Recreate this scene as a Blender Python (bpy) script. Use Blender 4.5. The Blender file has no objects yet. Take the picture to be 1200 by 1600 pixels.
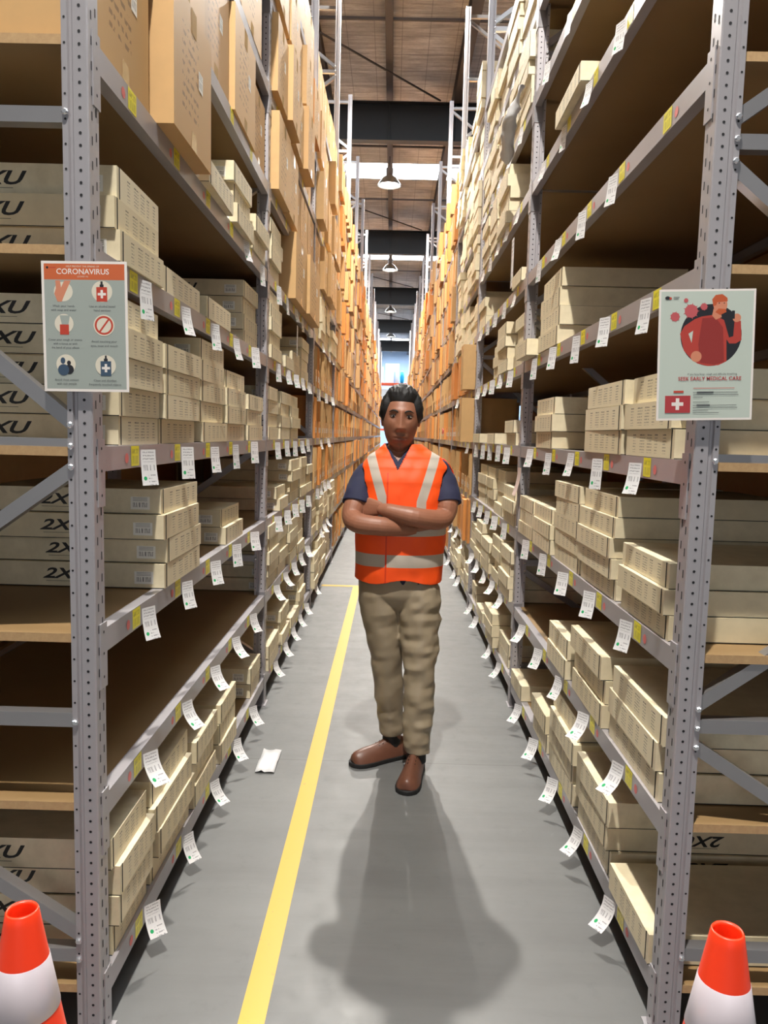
import bpy, bmesh, math, random
from mathutils import Vector, Matrix, noise
random.seed(11)
SC = bpy.context.scene
COL = SC.collection
PI = math.pi

# ------------------------------------------------------------------ camera
cam_d = bpy.data.cameras.new('camera'); cam = bpy.data.objects.new('camera', cam_d); COL.objects.link(cam)
cam_d.sensor_fit = 'VERTICAL'; cam_d.sensor_height = 36.0; cam_d.lens = 36.0 * 1190 / 1600
cam_d.clip_end = 200
fw = Vector((0.00753, 0.99490, -0.10055))
vY = Vector((12, 120, -1190)).normalized()
vZ = Vector((295, 11900, 1190)).normalized()
vZ = (vZ - vY * vY.dot(vZ)).normalized()
vX = vY.cross(vZ)
R = Matrix((vX, vY, vZ))                     # rows: world axes seen from the camera
cam.matrix_world = Matrix.Translation((0, 0, 1.59)) @ R.to_4x4()
SC.camera = cam

# ------------------------------------------------------------------ exposure, world, lights
SC.view_settings.view_transform = 'Standard'
SC.view_settings.look = 'None'
SC.view_settings.gamma = 1.0
SC.view_settings.use_curve_mapping = False
SC.view_settings.exposure = 0.6
W = bpy.data.worlds.new('world'); SC.world = W; W.use_nodes = True
W.node_tree.nodes['Background'].inputs[0].default_value = (0.9, 0.95, 1.0, 1)
W.node_tree.nodes['Background'].inputs[1].default_value = 0.22
LAMP_YS = (0.3, 9.3, 18.1, 27.1, 36.1, 45.1)
LAMP_POWER = 400
LAMP_COL = (1.0, 0.95, 0.87)

def area(name, loc, rot, sx, sy, power, col):
    l = bpy.data.lights.new(name, 'AREA'); l.shape = 'RECTANGLE'; l.size = sx; l.size_y = sy; l.energy = power; l.color = col
    o = bpy.data.objects.new(name, l); COL.objects.link(o); o.location = loc; o.rotation_euler = rot
    return o
# added fill lights: one behind the camera, one to brighten the end wall
area('added_front_fill', (0, -9.5, 2.3), (PI / 2, 0, 0), 6, 4, 48, (0.95, 0.97, 1.0))
area('added_end_wall_fill', (0, 55, 7.4), (0, 0, 0), 6, 3, 260, (0.75, 0.88, 1.0))

# ------------------------------------------------------------------ helpers
class MB:
    """collects shapes; becomes one mesh object"""
    def __init__(s): s.v = []; s.f = []; s.m = []; s.uv = {}
    def quad(s, pts, mi=0, uv=None):
        b = len(s.v); s.v += [tuple(p) for p in pts]; s.f.append(tuple(range(b, b + len(pts)))); s.m.append(mi)
        if uv: s.uv[len(s.f) - 1] = uv
    def box(s, a, b, mi=0, fm=None, uvf=()):
        x0, y0, z0 = a; x1, y1, z1 = b
        fs = {'-x': ((x0, y1, z0), (x0, y0, z0), (x0, y0, z1), (x0, y1, z1)), '+x': ((x1, y0, z0), (x1, y1, z0), (x1, y1, z1), (x1, y0, z1)),
              '-y': ((x0, y0, z0), (x1, y0, z0), (x1, y0, z1), (x0, y0, z1)), '+y': ((x1, y1, z0), (x0, y1, z0), (x0, y1, z1), (x1, y1, z1)),
              '-z': ((x0, y1, z0), (x1, y1, z0), (x1, y0, z0), (x0, y0, z0)), '+z': ((x0, y0, z1), (x1, y0, z1), (x1, y1, z1), (x0, y1, z1))}
        for k, p in fs.items():
            s.quad(p, (fm or {}).get(k, mi), uv=((0, 0), (1, 0), (1, 1), (0, 1)))
    def bar(s, p, q, w, h, mi=0, up=(0, 0, 1)):
        p = Vector(p); q = Vector(q); d = (q - p).normalized(); u = Vector(up)
        a = d.cross(u).normalized() * w / 2; b = d.cross(a).normalized() * h / 2
        c = [p - a - b, p + a - b, p + a + b, p - a + b]; e = [x + (q - p) for x in c]
        for i in range(4):
            j = (i + 1) % 4; s.quad((c[i], c[j], e[j], e[i]), mi)
        s.quad(c[::-1], mi); s.quad(e, mi)
    def disc(s, c, n, r, mi=0, seg=8, squash=1.0, up=(0, 0, 1)):
        n = Vector(n).normalized(); u = Vector(up); a = u.cross(n).normalized(); b = u
        s.quad([Vector(c) + a * r * math.cos(t) + b * r * squash * math.sin(t) for t in [2 * PI * i / seg for i in range(seg)]], mi)
    def lathe(s, prof, c=(0, 0, 0), seg=32, mi=0, caps=(True, True)):
        base = len(s.v)
        for r, z in prof:
            for i in range(seg):
                t = 2 * PI * i / seg; s.v.append((c[0] + r * math.cos(t), c[1] + r * math.sin(t), c[2] + z))
        for k in range(len(prof) - 1):
            for i in range(seg):
                j = (i + 1) % seg; s.f.append((base + k * seg + i, base + k * seg + j, base + (k + 1) * seg + j, base + (k + 1) * seg + i)); s.m.append(mi)
        if caps[0]: s.f.append(tuple(base + i for i in range(seg))[::-1]); s.m.append(mi)
        if caps[1]: s.f.append(tuple(base + (len(prof) - 1) * seg + i for i in range(seg))); s.m.append(mi)
    def rings(s, rings, mi=0, caps=True, closed=True):
        base = len(s.v); n = len(rings[0])
        for r in rings: s.v += [tuple(p) for p in r]
        for k in range(len(rings) - 1):
            for i in range(n if closed else n - 1):
                j = (i + 1) % n; s.f.append((base + k * n + i, base + k * n + j, base + (k + 1) * n + j, base + (k + 1) * n + i)); s.m.append(mi)
        if caps: s.f.append(tuple(base + i for i in range(n))[::-1]); s.m.append(mi); s.f.append(tuple(base + (len(rings) - 1) * n + i for i in range(n))); s.m.append(mi)
    def mesh(s, name, mats, smooth=False, fix=False):
        me = bpy.data.meshes.new(name); me.from_pydata(s.v, [], s.f)
        for m in mats: me.materials.append(m)
        me.polygons.foreach_set('material_index', s.m)
        if s.uv:
            ul = me.uv_layers.new(name='UVMap')
            for fi, uv in s.uv.items():
                p = me.polygons[fi]
                for k, li in enumerate(p.loop_indices): ul.data[li].uv = uv[k]
        if smooth: me.polygons.foreach_set('use_smooth', [True] * len(me.polygons))
        if fix:
            bm = bmesh.new(); bm.from_mesh(me); bmesh.ops.remove_doubles(bm, verts=bm.verts, dist=1e-5); bmesh.ops.recalc_face_normals(bm, faces=bm.faces); bm.to_mesh(me); bm.free()
        me.update(); return me
    def build(s, name, mats, parent=None, loc=None, smooth=False, fix=False):
        if not isinstance(mats, (list, tuple)): mats = [mats]
        return link(name, s.mesh(name, mats, smooth, fix), parent, loc)

def link(name, data, parent=None, loc=None, rot=None, scale=None):
    o = bpy.data.objects.new(name, data); COL.objects.link(o)
    if parent: o.parent = parent
    if loc: o.location = loc
    if rot: o.rotation_euler = rot
    if scale: o.scale = scale
    return o
def tag(o, label, cat, group=None, kind=None):
    if label: o['label'] = label
    if cat: o['category'] = cat
    if group: o['group'] = group
    if kind: o['kind'] = kind
    return o
def empty(name, loc, label, cat, group=None, rot=None):
    o = link(name, None, None, loc, rot); o.empty_display_size = 0.1
    return tag(o, label, cat, group)
def struct(o): o['kind'] = 'structure'; return o
def bevel(o, w=0.002, seg=2):
    m = o.modifiers.new('bevel', 'BEVEL'); m.width = w; m.segments = seg; m.limit_method = 'ANGLE'; return o
def solid(o, t, off=0):
    m = o.modifiers.new('solid', 'SOLIDIFY'); m.thickness = t; m.offset = off; return o

def text_faces(body, size, shear=0.0, offset=0.0, sx=1.0, space=1.0):
    """flat outline lettering as (verts, faces), centred"""
    c = bpy.data.curves.new('lettering', 'FONT'); c.body = body; c.size = size; c.shear = shear; c.offset = offset
    c.align_x = 'CENTER'; c.align_y = 'CENTER'; c.resolution_u = 3; c.space_character = space
    o = bpy.data.objects.new('lettering', c); COL.objects.link(o)
    dg = bpy.context.evaluated_depsgraph_get(); me = bpy.data.meshes.new_from_object(o.evaluated_get(dg))
    v = [(p.co.x * sx, p.co.y) for p in me.vertices]; f = [tuple(p.vertices) for p in me.polygons]
    bpy.data.objects.remove(o); bpy.data.meshes.remove(me); bpy.data.curves.remove(c)
    return v, f
def put_text(mb, tf, org, ax, ay, mi):
    v, f = tf; b = len(mb.v); org = Vector(org); ax = Vector(ax); ay = Vector(ay)
    mb.v += [tuple(org + ax * x + ay * y) for x, y in v]
    for q in f: mb.f.append(tuple(b + i for i in q)); mb.m.append(mi)

# ------------------------------------------------------------------ materials
def srgb(r, g, b):
    f = lambda c: (c / 255 / 12.92) if c / 255 <= 0.04045 else ((c / 255 + 0.055) / 1.055) ** 2.4
    return (f(r), f(g), f(b))
class NT:
    def __init__(s, name):
        s.mat = bpy.data.materials.new(name); s.mat.use_nodes = True; s.t = s.mat.node_tree; s.b = s.t.nodes['Principled BSDF']
    def n(s, typ, **k):
        nd = s.t.nodes.new(typ)
        for a, v in k.items(): setattr(nd, a, v)
        return nd
    def l(s, a, b): s.t.links.new(a, b)
    def put(s, sock, v):
        if isinstance(v, (int, float)): sock.default_value = v
        elif isinstance(v, tuple): sock.default_value = v if len(v) == len(sock.default_value) else (*v, 1)
        else: s.l(v, sock)
    def m(s, op, a, b=0.0, c=None):
        nd = s.n('ShaderNodeMath', operation=op); s.put(nd.inputs[0], a); s.put(nd.inputs[1], b)
        if c is not None: s.put(nd.inputs[2], c)
        return nd.outputs[0]
    def mix(s, fac, a, b):
        nd = s.n('ShaderNodeMix', data_type='RGBA'); s.put(nd.inputs[0], fac); s.put(nd.inputs[6], a); s.put(nd.inputs[7], b); return nd.outputs[2]
    def noise(s, vec, scale, detail=3, rough=0.5):
        nd = s.n('ShaderNodeTexNoise'); s.put(nd.inputs['Scale'], scale); nd.inputs['Detail'].default_value = detail; nd.inputs['Roughness'].default_value = rough
        if vec is not None: s.l(vec, nd.inputs['Vector'])
        return nd.outputs['Fac']
    def coord(s, which='Object'): return s.n('ShaderNodeTexCoord').outputs[which]
    def scale(s, vec, sc):
        nd = s.n('ShaderNodeMapping'); s.l(vec, nd.inputs[0]); nd.inputs['Scale'].default_value = sc; return nd.outputs[0]
    def xyz(s, vec):
        nd = s.n('ShaderNodeSeparateXYZ'); s.l(vec, nd.inputs[0]); return nd.outputs
    def ramp(s, fac, lo, hi):
        nd = s.n('ShaderNodeMapRange'); s.put(nd.inputs[0], fac); nd.inputs[1].default_value = lo; nd.inputs[2].default_value = hi; return nd.outputs[0]
    def bump(s, h, strength=0.3, dist=0.01):
        nd = s.n('ShaderNodeBump'); nd.inputs['Strength'].default_value = strength; nd.inputs['Distance'].default_value = dist; s.l(h, nd.inputs['Height']); s.l(nd.outputs[0], s.b.inputs['Normal'])
    def out(s, col=None, rough=None, metal=None, **k):
        if col is not None: s.put(s.b.inputs['Base Color'], col)
        if rough is not None: s.put(s.b.inputs['Roughness'], rough)
        if metal is not None: s.put(s.b.inputs['Metallic'], metal)
        for a, v in k.items(): s.put(s.b.inputs[a.replace('_', ' ')], v)
        return s.mat
def plain(name, c, rough=0.6, metal=0.0, var=0.08, vs=8, **k):
    t = NT(name); n = t.noise(t.coord(), vs, 4)
    d = tuple(x * (1 - var * 2) for x in c); e = tuple(min(1, x * (1 + var)) for x in c)
    return t.out(t.mix(n, d, e), rough, metal, **k)
def instvar(t, a, b):
    """per-object tone between two card colours"""
    oi = t.n('ShaderNodeObjectInfo'); return t.mix(oi.outputs['Random'], a, b)

CREAM_A, CREAM_B = srgb(222, 208, 174), srgb(233, 221, 190)
def card(name, a, b, rough=0.62):
    t = NT(name); c = instvar(t, a, b); n = t.noise(t.coord(), 14, 4, 0.6)
    fine = t.noise(t.scale(t.coord(), (60, 60, 4)), 1, 2)
    c2 = t.mix(t.ramp(n, 0.35, 0.75), c, tuple(x * 0.88 for x in a)); t.bump(fine, 0.06, 0.002)
    return t.out(c2, rough)
M_cream = card('cream_card', CREAM_A, CREAM_B, 0.5)
M_brown = card('brown_card', srgb(206, 166, 112), srgb(192, 150, 98))
M_warmlit = card('warm_lit_brown_card', srgb(222, 150, 78), srgb(206, 134, 66))  # brown card with warm bounced light put into its colour
M_tape = plain('packing_tape', srgb(205, 168, 108), 0.18, 0, 0.05)
M_ink = plain('black_ink', srgb(28, 26, 24), 0.5, 0, 0.02)
def print_card():
    t = NT('printed_card'); c = instvar(t, CREAM_A, CREAM_B); u, v, _ = t.xyz(t.coord('UV'))
    uu = t.m('MULTIPLY', u, 6.0); cf = t.m('FRACT', uu); ci = t.m('FLOOR', uu)
    rowf = t.m('FRACT', t.m('MULTIPLY', v, 9.0))
    # each column has its own width
    wn = t.n('ShaderNodeTexWhiteNoise', noise_dimensions='1D'); t.l(ci, wn.inputs['W'])
    wid = t.m('ADD', 0.35, t.m('MULTIPLY', wn.outputs[0], 0.35))
    ink = t.m('MULTIPLY', t.m('LESS_THAN', rowf, 0.42), t.m('LESS_THAN', cf, wid))
    ink = t.m('MULTIPLY', ink, t.m('MULTIPLY', t.m('GREATER_THAN', v, 0.14), t.m('LESS_THAN', v, 0.86)))
    ink = t.m('MULTIPLY', ink, t.m('MULTIPLY', t.m('GREATER_THAN', u, 0.10), t.m('LESS_THAN', u, 0.90)))
    brk = t.m('GREATER_THAN', t.noise(t.scale(t.coord('UV'), (60, 9, 1)), 1.0, 1), 0.42)
    head = t.m('MULTIPLY', t.m('GREATER_THAN', v, 0.74), 0.35)
    fac = t.m('MULTIPLY', t.m('MULTIPLY', ink, brk), t.m('ADD', 0.5, head))
    return t.out(t.mix(fac, c, srgb(70, 64, 54)), 0.55)
M_print = print_card()
def label_mat(name, bars=True):
    t = NT(name); u, v, _ = t.xyz(t.coord('UV'))
    n = t.m('GREATER_THAN', t.noise(t.scale(t.coord('UV'), (38, 1, 1)), 1, 1), 0.5)
    barz = t.m('MULTIPLY', n, t.m('MULTIPLY', t.m('GREATER_THAN', v, 0.18), t.m('LESS_THAN', v, 0.55)))
    lines = t.m('MULTIPLY', t.m('LESS_THAN', t.m('FRACT', t.m('MULTIPLY', v, 9)), 0.35), t.m('GREATER_THAN', v, 0.62))
    a = t.m('MULTIPLY', t.m('MAXIMUM', barz, lines), t.m('MULTIPLY', t.m('GREATER_THAN', u, 0.12), t.m('LESS_THAN', u, 0.88)))
    return t.out(t.mix(t.m('MULTIPLY', a, 0.75), srgb(238, 236, 228), srgb(60, 58, 56)), 0.45)
M_lab = label_mat('barcode_label')
def carton_print():
    t = NT('brown_card_print'); c = instvar(t, srgb(206, 166, 112), srgb(192, 150, 98)); u, v, _ = t.xyz(t.coord('UV'))
    row = t.m('LESS_THAN', t.m('FRACT', t.m('MULTIPLY', v, 14)), 0.4)
    w = t.m('GREATER_THAN', t.noise(t.scale(t.coord('UV'), (16, 14, 1)), 1, 1), 0.5)
    reg = t.m('MULTIPLY', t.m('MULTIPLY', t.m('GREATER_THAN', u, 0.2), t.m('LESS_THAN', u, 0.62)), t.m('MULTIPLY', t.m('GREATER_THAN', v, 0.2), t.m('LESS_THAN', v, 0.8)))
    return t.out(t.mix(t.m('MULTIPLY', t.m('MULTIPLY', row, w), t.m('MULTIPLY', reg, 0.6)), c, srgb(105, 78, 52)), 0.6)
M_bprint = carton_print()
M_steel = plain('galvanised_steel', srgb(172, 170, 172), 0.36, 0.75, 0.07, 5)
M_steelp = plain('grey_painted_steel', srgb(176, 172, 176), 0.38, 0.35, 0.05, 6)
M_hole = plain('punched_hole_shadow', srgb(26, 26, 30), 0.8, 0, 0.0)
M_bolt = plain('zinc_bolt', srgb(215, 216, 220), 0.25, 0.8, 0.04)
def chip():
    t = NT('particle_board'); co = t.coord(); n = t.noise(co, 55, 4, 0.7); n2 = t.noise(co, 3, 3)
    nrm = t.n('ShaderNodeNewGeometry'); z = t.xyz(nrm.outputs['Normal'])[2]
    edge = t.m('LESS_THAN', t.m('ABSOLUTE', z), 0.5)
    face = t.mix(n2, srgb(152, 124, 86), srgb(134, 106, 68))
    ed = t.mix(n, srgb(158, 122, 84), srgb(205, 172, 126))
    return t.out(t.mix(edge, face, ed), 0.55)
M_board = chip()
M_yellow = None
def sticker():
    t = NT('yellow_location_sticker'); u, v, _ = t.xyz(t.coord('UV'))
    n = t.m('GREATER_THAN', t.noise(t.scale(t.coord('UV'), (26, 1, 1)), 1, 1), 0.5)
    barz = t.m('MULTIPLY', n, t.m('MULTIPLY', t.m('GREATER_THAN', v, 0.1), t.m('LESS_THAN', v, 0.5)))
    tx = t.m('MULTIPLY', t.m('GREATER_THAN', t.noise(t.scale(t.coord('UV'), (14, 5, 1)), 1, 1), 0.48), t.m('MULTIPLY', t.m('GREATER_THAN', v, 0.62), t.m('LESS_THAN', v, 0.86)))
    a = t.m('MULTIPLY', t.m('MAXIMUM', barz, tx), t.m('MULTIPLY', t.m('GREATER_THAN', u, 0.1), t.m('LESS_THAN', u, 0.9)))
    return t.out(t.mix(t.m('MULTIPLY', a, 0.55), srgb(240, 228, 36), srgb(120, 112, 24)), 0.4)
M_yellow = sticker()
M_pink = plain('pink_sticker', srgb(226, 120, 116), 0.5, 0, 0.03)
def tagmat():
    t = NT('paper_tag'); u, v, _ = t.xyz(t.coord('UV'))
    n = t.m('GREATER_THAN', t.noise(t.scale(t.coord('UV'), (20, 1, 1)), 1, 1), 0.5)
    barz = t.m('MULTIPLY', n, t.m('MULTIPLY', t.m('GREATER_THAN', v, 0.42), t.m('LESS_THAN', v, 0.58)))
    w = t.m('GREATER_THAN', t.noise(t.scale(t.coord('UV'), (14, 12, 1)), 1, 1), 0.47)
    ln = t.m('MULTIPLY', w, t.m('MULTIPLY', t.m('LESS_THAN', t.m('FRACT', t.m('MULTIPLY', v, 11)), 0.4), t.m('GREATER_THAN', v, 0.66)))
    l2 = t.m('MULTIPLY', w, t.m('MULTIPLY', t.m('LESS_THAN', t.m('FRACT', t.m('MULTIPLY', v, 11)), 0.35), t.m('MULTIPLY', t.m('LESS_THAN', v, 0.35), t.m('GREATER_THAN', u, 0.42))))
    a = t.m('MULTIPLY', t.m('MAXIMUM', barz, t.m('MAXIMUM', ln, l2)), t.m('MULTIPLY', t.m('GREATER_THAN', u, 0.12), t.m('LESS_THAN', u, 0.88)))
    c = t.mix(t.m('MULTIPLY', a, 0.6), srgb(222, 221, 222), srgb(90, 88, 96))
    dx = t.m('SUBTRACT', u, 0.22); dy = t.m('MULTIPLY', t.m('SUBTRACT', v, 0.2), 1.7)
    d = t.m('SQRT', t.m('ADD', t.m('MULTIPLY', dx, dx), t.m('MULTIPLY', dy, dy)))
    return t.out(t.mix(t.m('LESS_THAN', d, 0.10), c, srgb(40, 165, 100)), 0.4)
M_tag = tagmat()
def concrete():
    t = NT('polished_concrete'); co = t.coord(); a = t.noise(co, 0.8, 6, 0.6); b = t.noise(co, 9, 5, 0.7)
    st = t.noise(t.scale(co, (0.6, 5, 1)), 1.2, 5, 0.65)
    c = t.mix(t.ramp(a, 0.3, 0.7), srgb(94, 95, 95), srgb(110, 111, 110)); c = t.mix(t.m('MULTIPLY', t.ramp(st, 0.45, 0.8), 0.55), c, srgb(80, 80, 80))
    c = t.mix(t.m('MULTIPLY', t.ramp(b, 0.6, 0.8), 0.4), c, srgb(78, 79, 80))
    # saw-cut joints across the aisle
    y = t.xyz(co)[1]; j = t.m('LESS_THAN', t.m('ABSOLUTE', t.m('SUBTRACT', t.m('FRACT', t.m('DIVIDE', t.m('ADD', y, 0.77), 2.9)), 0.5)), 0.0013)
    c = t.mix(j, c, srgb(84, 84, 84)); t.bump(b, 0.05, 0.002)
    sp = t.ramp(t.noise(co, 2.3, 2, 0.4), 0.735, 0.75); c = t.mix(sp, c, srgb(70, 68, 68))
    return t.out(c, t.m('ADD', 0.32, t.m('MULTIPLY', b, 0.3)))
M_floor = concrete()
def linepaint():
    t = NT('yellow_floor_paint'); n = t.noise(t.coord(), 30, 5, 0.7)
    return t.out(t.mix(t.ramp(n, 0.62, 0.78), srgb(196, 158, 26), srgb(150, 128, 54)), 0.4)
M_line = linepaint()
def foil():
    t = NT('roof_foil_insulation'); co = t.coord()
    a = t.noise(t.scale(co, (1.2, 12, 1)), 1, 6, 0.7); b = t.noise(co, 0.7, 3); w = t.noise(t.scale(co, (26, 3, 1)), 1, 3)
    x, y, z = t.xyz(co); f = t.noise(t.scale(co, (9, 70, 1)), 1, 3, .8)
    c = t.mix(t.ramp(a, 0.35, 0.68), srgb(176, 168, 164), srgb(252, 248, 244)); c = t.mix(t.m('MULTIPLY', t.ramp(f, 0.42, 0.7), 0.45), c, srgb(128, 122, 120))
    c = t.mix(t.m('MULTIPLY', t.ramp(b, 0.46, 0.62), 0.55), c, srgb(120, 116, 118))
    for ax, st in ((x, .45), (y, .6)): c = t.mix(t.m('MULTIPLY', t.m('LESS_THAN', t.m('FRACT', t.m('DIVIDE', ax, st)), .03), .5), c, srgb(96, 92, 92))
    t.bump(a, 0.9, 0.06); return t.out(c, t.m('ADD', 0.3, t.m('MULTIPLY', w, 0.25)), 0.2)
M_foil = foil()
M_rafter = plain('black_painted_steel', srgb(34, 38, 44), 0.45, 0.2, 0.05)
M_purlin = plain('dark_steel_purlin', srgb(84, 78, 78), 0.5, 0.3, 0.06)
M_endwall = plain('pale_blue_cladding', srgb(170, 198, 232), 0.5, 0, 0.03, 1)
M_wall = plain('grey_cladding', srgb(120, 118, 112), 0.7, 0, 0.05, 1)
def emit(name, col, s):
    t = NT(name); return t.out((0.8, 0.8, 0.8), 0.5, Emission_Color=col, Emission_Strength=s)
M_sky = emit('translucent_roof_sheet', (0.90, 0.96, 1.0), 8.0)
M_bulb = emit('lamp_glow', (1.0, 0.95, 0.86), 30.0)
M_alu = plain('spun_aluminium', srgb(190, 192, 195), 0.3, 0.8, 0.04)
M_plastic = plain('grey_polythene', srgb(205, 205, 206), 0.4, 0, 0.05, 12)

# ------------------------------------------------------------------ words for the labels
ORD = ['first', 'second', 'third', 'fourth', 'fifth', 'sixth', 'seventh', 'eighth', 'ninth', 'tenth', 'eleventh', 'twelfth', 'thirteenth', 'fourteenth',
       'fifteenth', 'sixteenth', 'seventeenth', 'eighteenth', 'nineteenth', 'twentieth', 'twenty-first', 'twenty-second', 'twenty-third', 'twenty-fourth']
SHELF = ['lowest', 'second', 'third', 'fourth', 'fifth', 'sixth', 'seventh', 'eighth', 'ninth', 'tenth']
SIDE = {-1: 'left', 1: 'right'}

# ------------------------------------------------------------------ setting: floor, roof, walls
b = MB(); b.quad([(-14, -12, 0), (14, -12, 0), (14, 60, 0), (-14, 60, 0)]); struct(b.build('floor', M_floor))
b = MB(); b.quad([(-0.377, 0.9, 0.0015), (-0.305, 0.9, 0.0015), (-0.290, 7.93, 0.0015), (-0.365, 7.93, 0.0015)])
b.quad([(-0.70, 7.85, 0.0015), (-0.365, 7.85, 0.0015), (-0.365, 7.93, 0.0015), (-0.70, 7.93, 0.0015)]); o = b.build('yellow_floor_line', M_line)
tag(o, 'yellow painted safety line running along the left side of the aisle floor', 'floor marking')
strips = [(1.1, 2.2), (10.0, 11.2), (19.1, 20.2), (28.0, 29.2), (37.4, 38.8), (46.4, 47.8), (52.5, 56.5)]  # last, wider strip is added to brighten the end wall
ys = [-12] + [y for s in strips for y in s] + [60]
b = MB()
for i in range(0, len(ys), 2): b.box((-14, ys[i], 8.1), (14, ys[i + 1], 8.15))
struct(b.build('ceiling', M_foil))
for i, (y0, y1) in enumerate(strips):
    b = MB(); b.box((-14, y0, 8.1), (14, y1, 8.14)); struct(b.build('window_%d' % (i + 1), M_sky))
b = MB(); b.box((-14, 59.5, 0), (14, 59.7, 8.2)); struct(b.build('wall_back', M_endwall))
b = MB(); b.box((-14.2, -12, 0), (-14, 60, 8.2)); struct(b.build('wall_left', M_wall))
b = MB(); b.box((14, -12, 0), (14.2, 60, 8.2)); struct(b.build('wall_right', M_wall))
for k in range(-2, 5):
    y = 15 + 9 * k; b = MB(); t = 0.012
    b.box((-14, y - 0.1, 7.77), (14, y + 0.1, 7.79)); b.box((-14, y - 0.1, 7.09), (14, y + 0.1, 7.11)); b.box((-14, y - 0.006, 7.11), (14, y + 0.006, 7.77))
    for x in (-7, -1.35, -0.2, 1.05, 7): b.box((x - 0.006, y - 0.1, 7.11), (x + 0.006, y + 0.1, 7.77))
    struct(b.build('trim_%d' % (k + 3), M_rafter))
tn = 8
for x, w, d in ((-9, 0.1, 0.2), (-5, 0.1, 0.2), (-1.36, 0.11, 0.2), (-0.2, 0.12, 0.16), (1.08, 0.17, 0.3), (5, 0.1, 0.2), (9, 0.1, 0.2)):
    b = MB(); b.box((x - w / 2, -12, 8.07 - d), (x + w / 2, 59.4, 8.08 - d)); b.box((x - w / 2, -12, 8.075), (x + w / 2, 59.4, 8.085)); b.box((x - 0.01, -12, 8.08 - d), (x + 0.01, 59.4, 8.075))
    struct(b.build('trim_%d' % tn, M_purlin)); tn += 1
b = MB()
for k in range(-1, 4):
    y = 15 + 9 * k
    b.bar((-1.3, y - 2.4, 7.84), (0.75, y - 0.1, 7.81), 0.025, 0.025); b.bar((-6, y - 2.4, 7.84), (-1.5, y - 6, 7.84), 0.025, 0.025)
struct(b.build('trim_%d' % tn, M_purlin)); tn += 1
b = MB()
for k in range(-2, 5):
    for dy in (2.6, 6.4): b.box((-14, 15 + 9 * k + dy - .02, 7.93), (14, 15 + 9 * k + dy + .02, 7.97))
struct(b.build('trim_%d' % tn, M_purlin))

# high-bay lamps
def lamp(y, label):
    r = empty('high_bay_lamp', (-0.2, y, 7.27), label, 'lamp', 'high bay lamps along the aisle')
    b = MB(); b.lathe([(0.27, 0.0), (0.25, 0.05), (0.16, 0.17), (0.08, 0.22), (0.075, 0.22), (0.15, 0.165), (0.24, 0.045), (0.262, 0.0)], seg=32, caps=(False, False)); b.build('lamp_shade', M_alu, r, smooth=True)
    b = MB(); b.lathe([(0.08, 0.2), (0.085, 0.38), (0.05, 0.41)], seg=20); b.build('ballast_housing', M_steelp, r)
    b = MB(); b.lathe([(0.001, 0.03), (0.12, 0.05), (0.2, 0.075), (0.14, 0.15), (0.07, 0.19)], seg=24, caps=(False, False)); b.build('bulb', M_bulb, r, smooth=True)
    b = MB(); b.bar((0, 0, 0.4), (0, 0, 0.66), 0.02, 0.02, up=(0, 1, 0)); b.build('hanger', M_purlin, r)
    l = bpy.data.lights.new('lamp_light', 'SPOT'); l.energy = LAMP_POWER * 4; l.color = LAMP_COL; l.spot_size = math.radians(150); l.spot_blend = 0.5; l.shadow_soft_size = 0.09
    o = bpy.data.objects.new('lamp_light', l); COL.objects.link(o); o.parent = r; o.location = (0, 0, -0.02)
for i, y in enumerate(LAMP_YS): lamp(y, ['aluminium high bay lamp hanging above the photographer', 'aluminium high bay lamp above the fourth rack bay, out of view overhead',
    'nearest visible round high bay lamp glowing below the roof', 'second visible round high bay lamp glowing further down the aisle', 'third visible small round high bay lamp down the aisle', 'farthest tiny high bay lamp near the end wall'][i])

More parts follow.
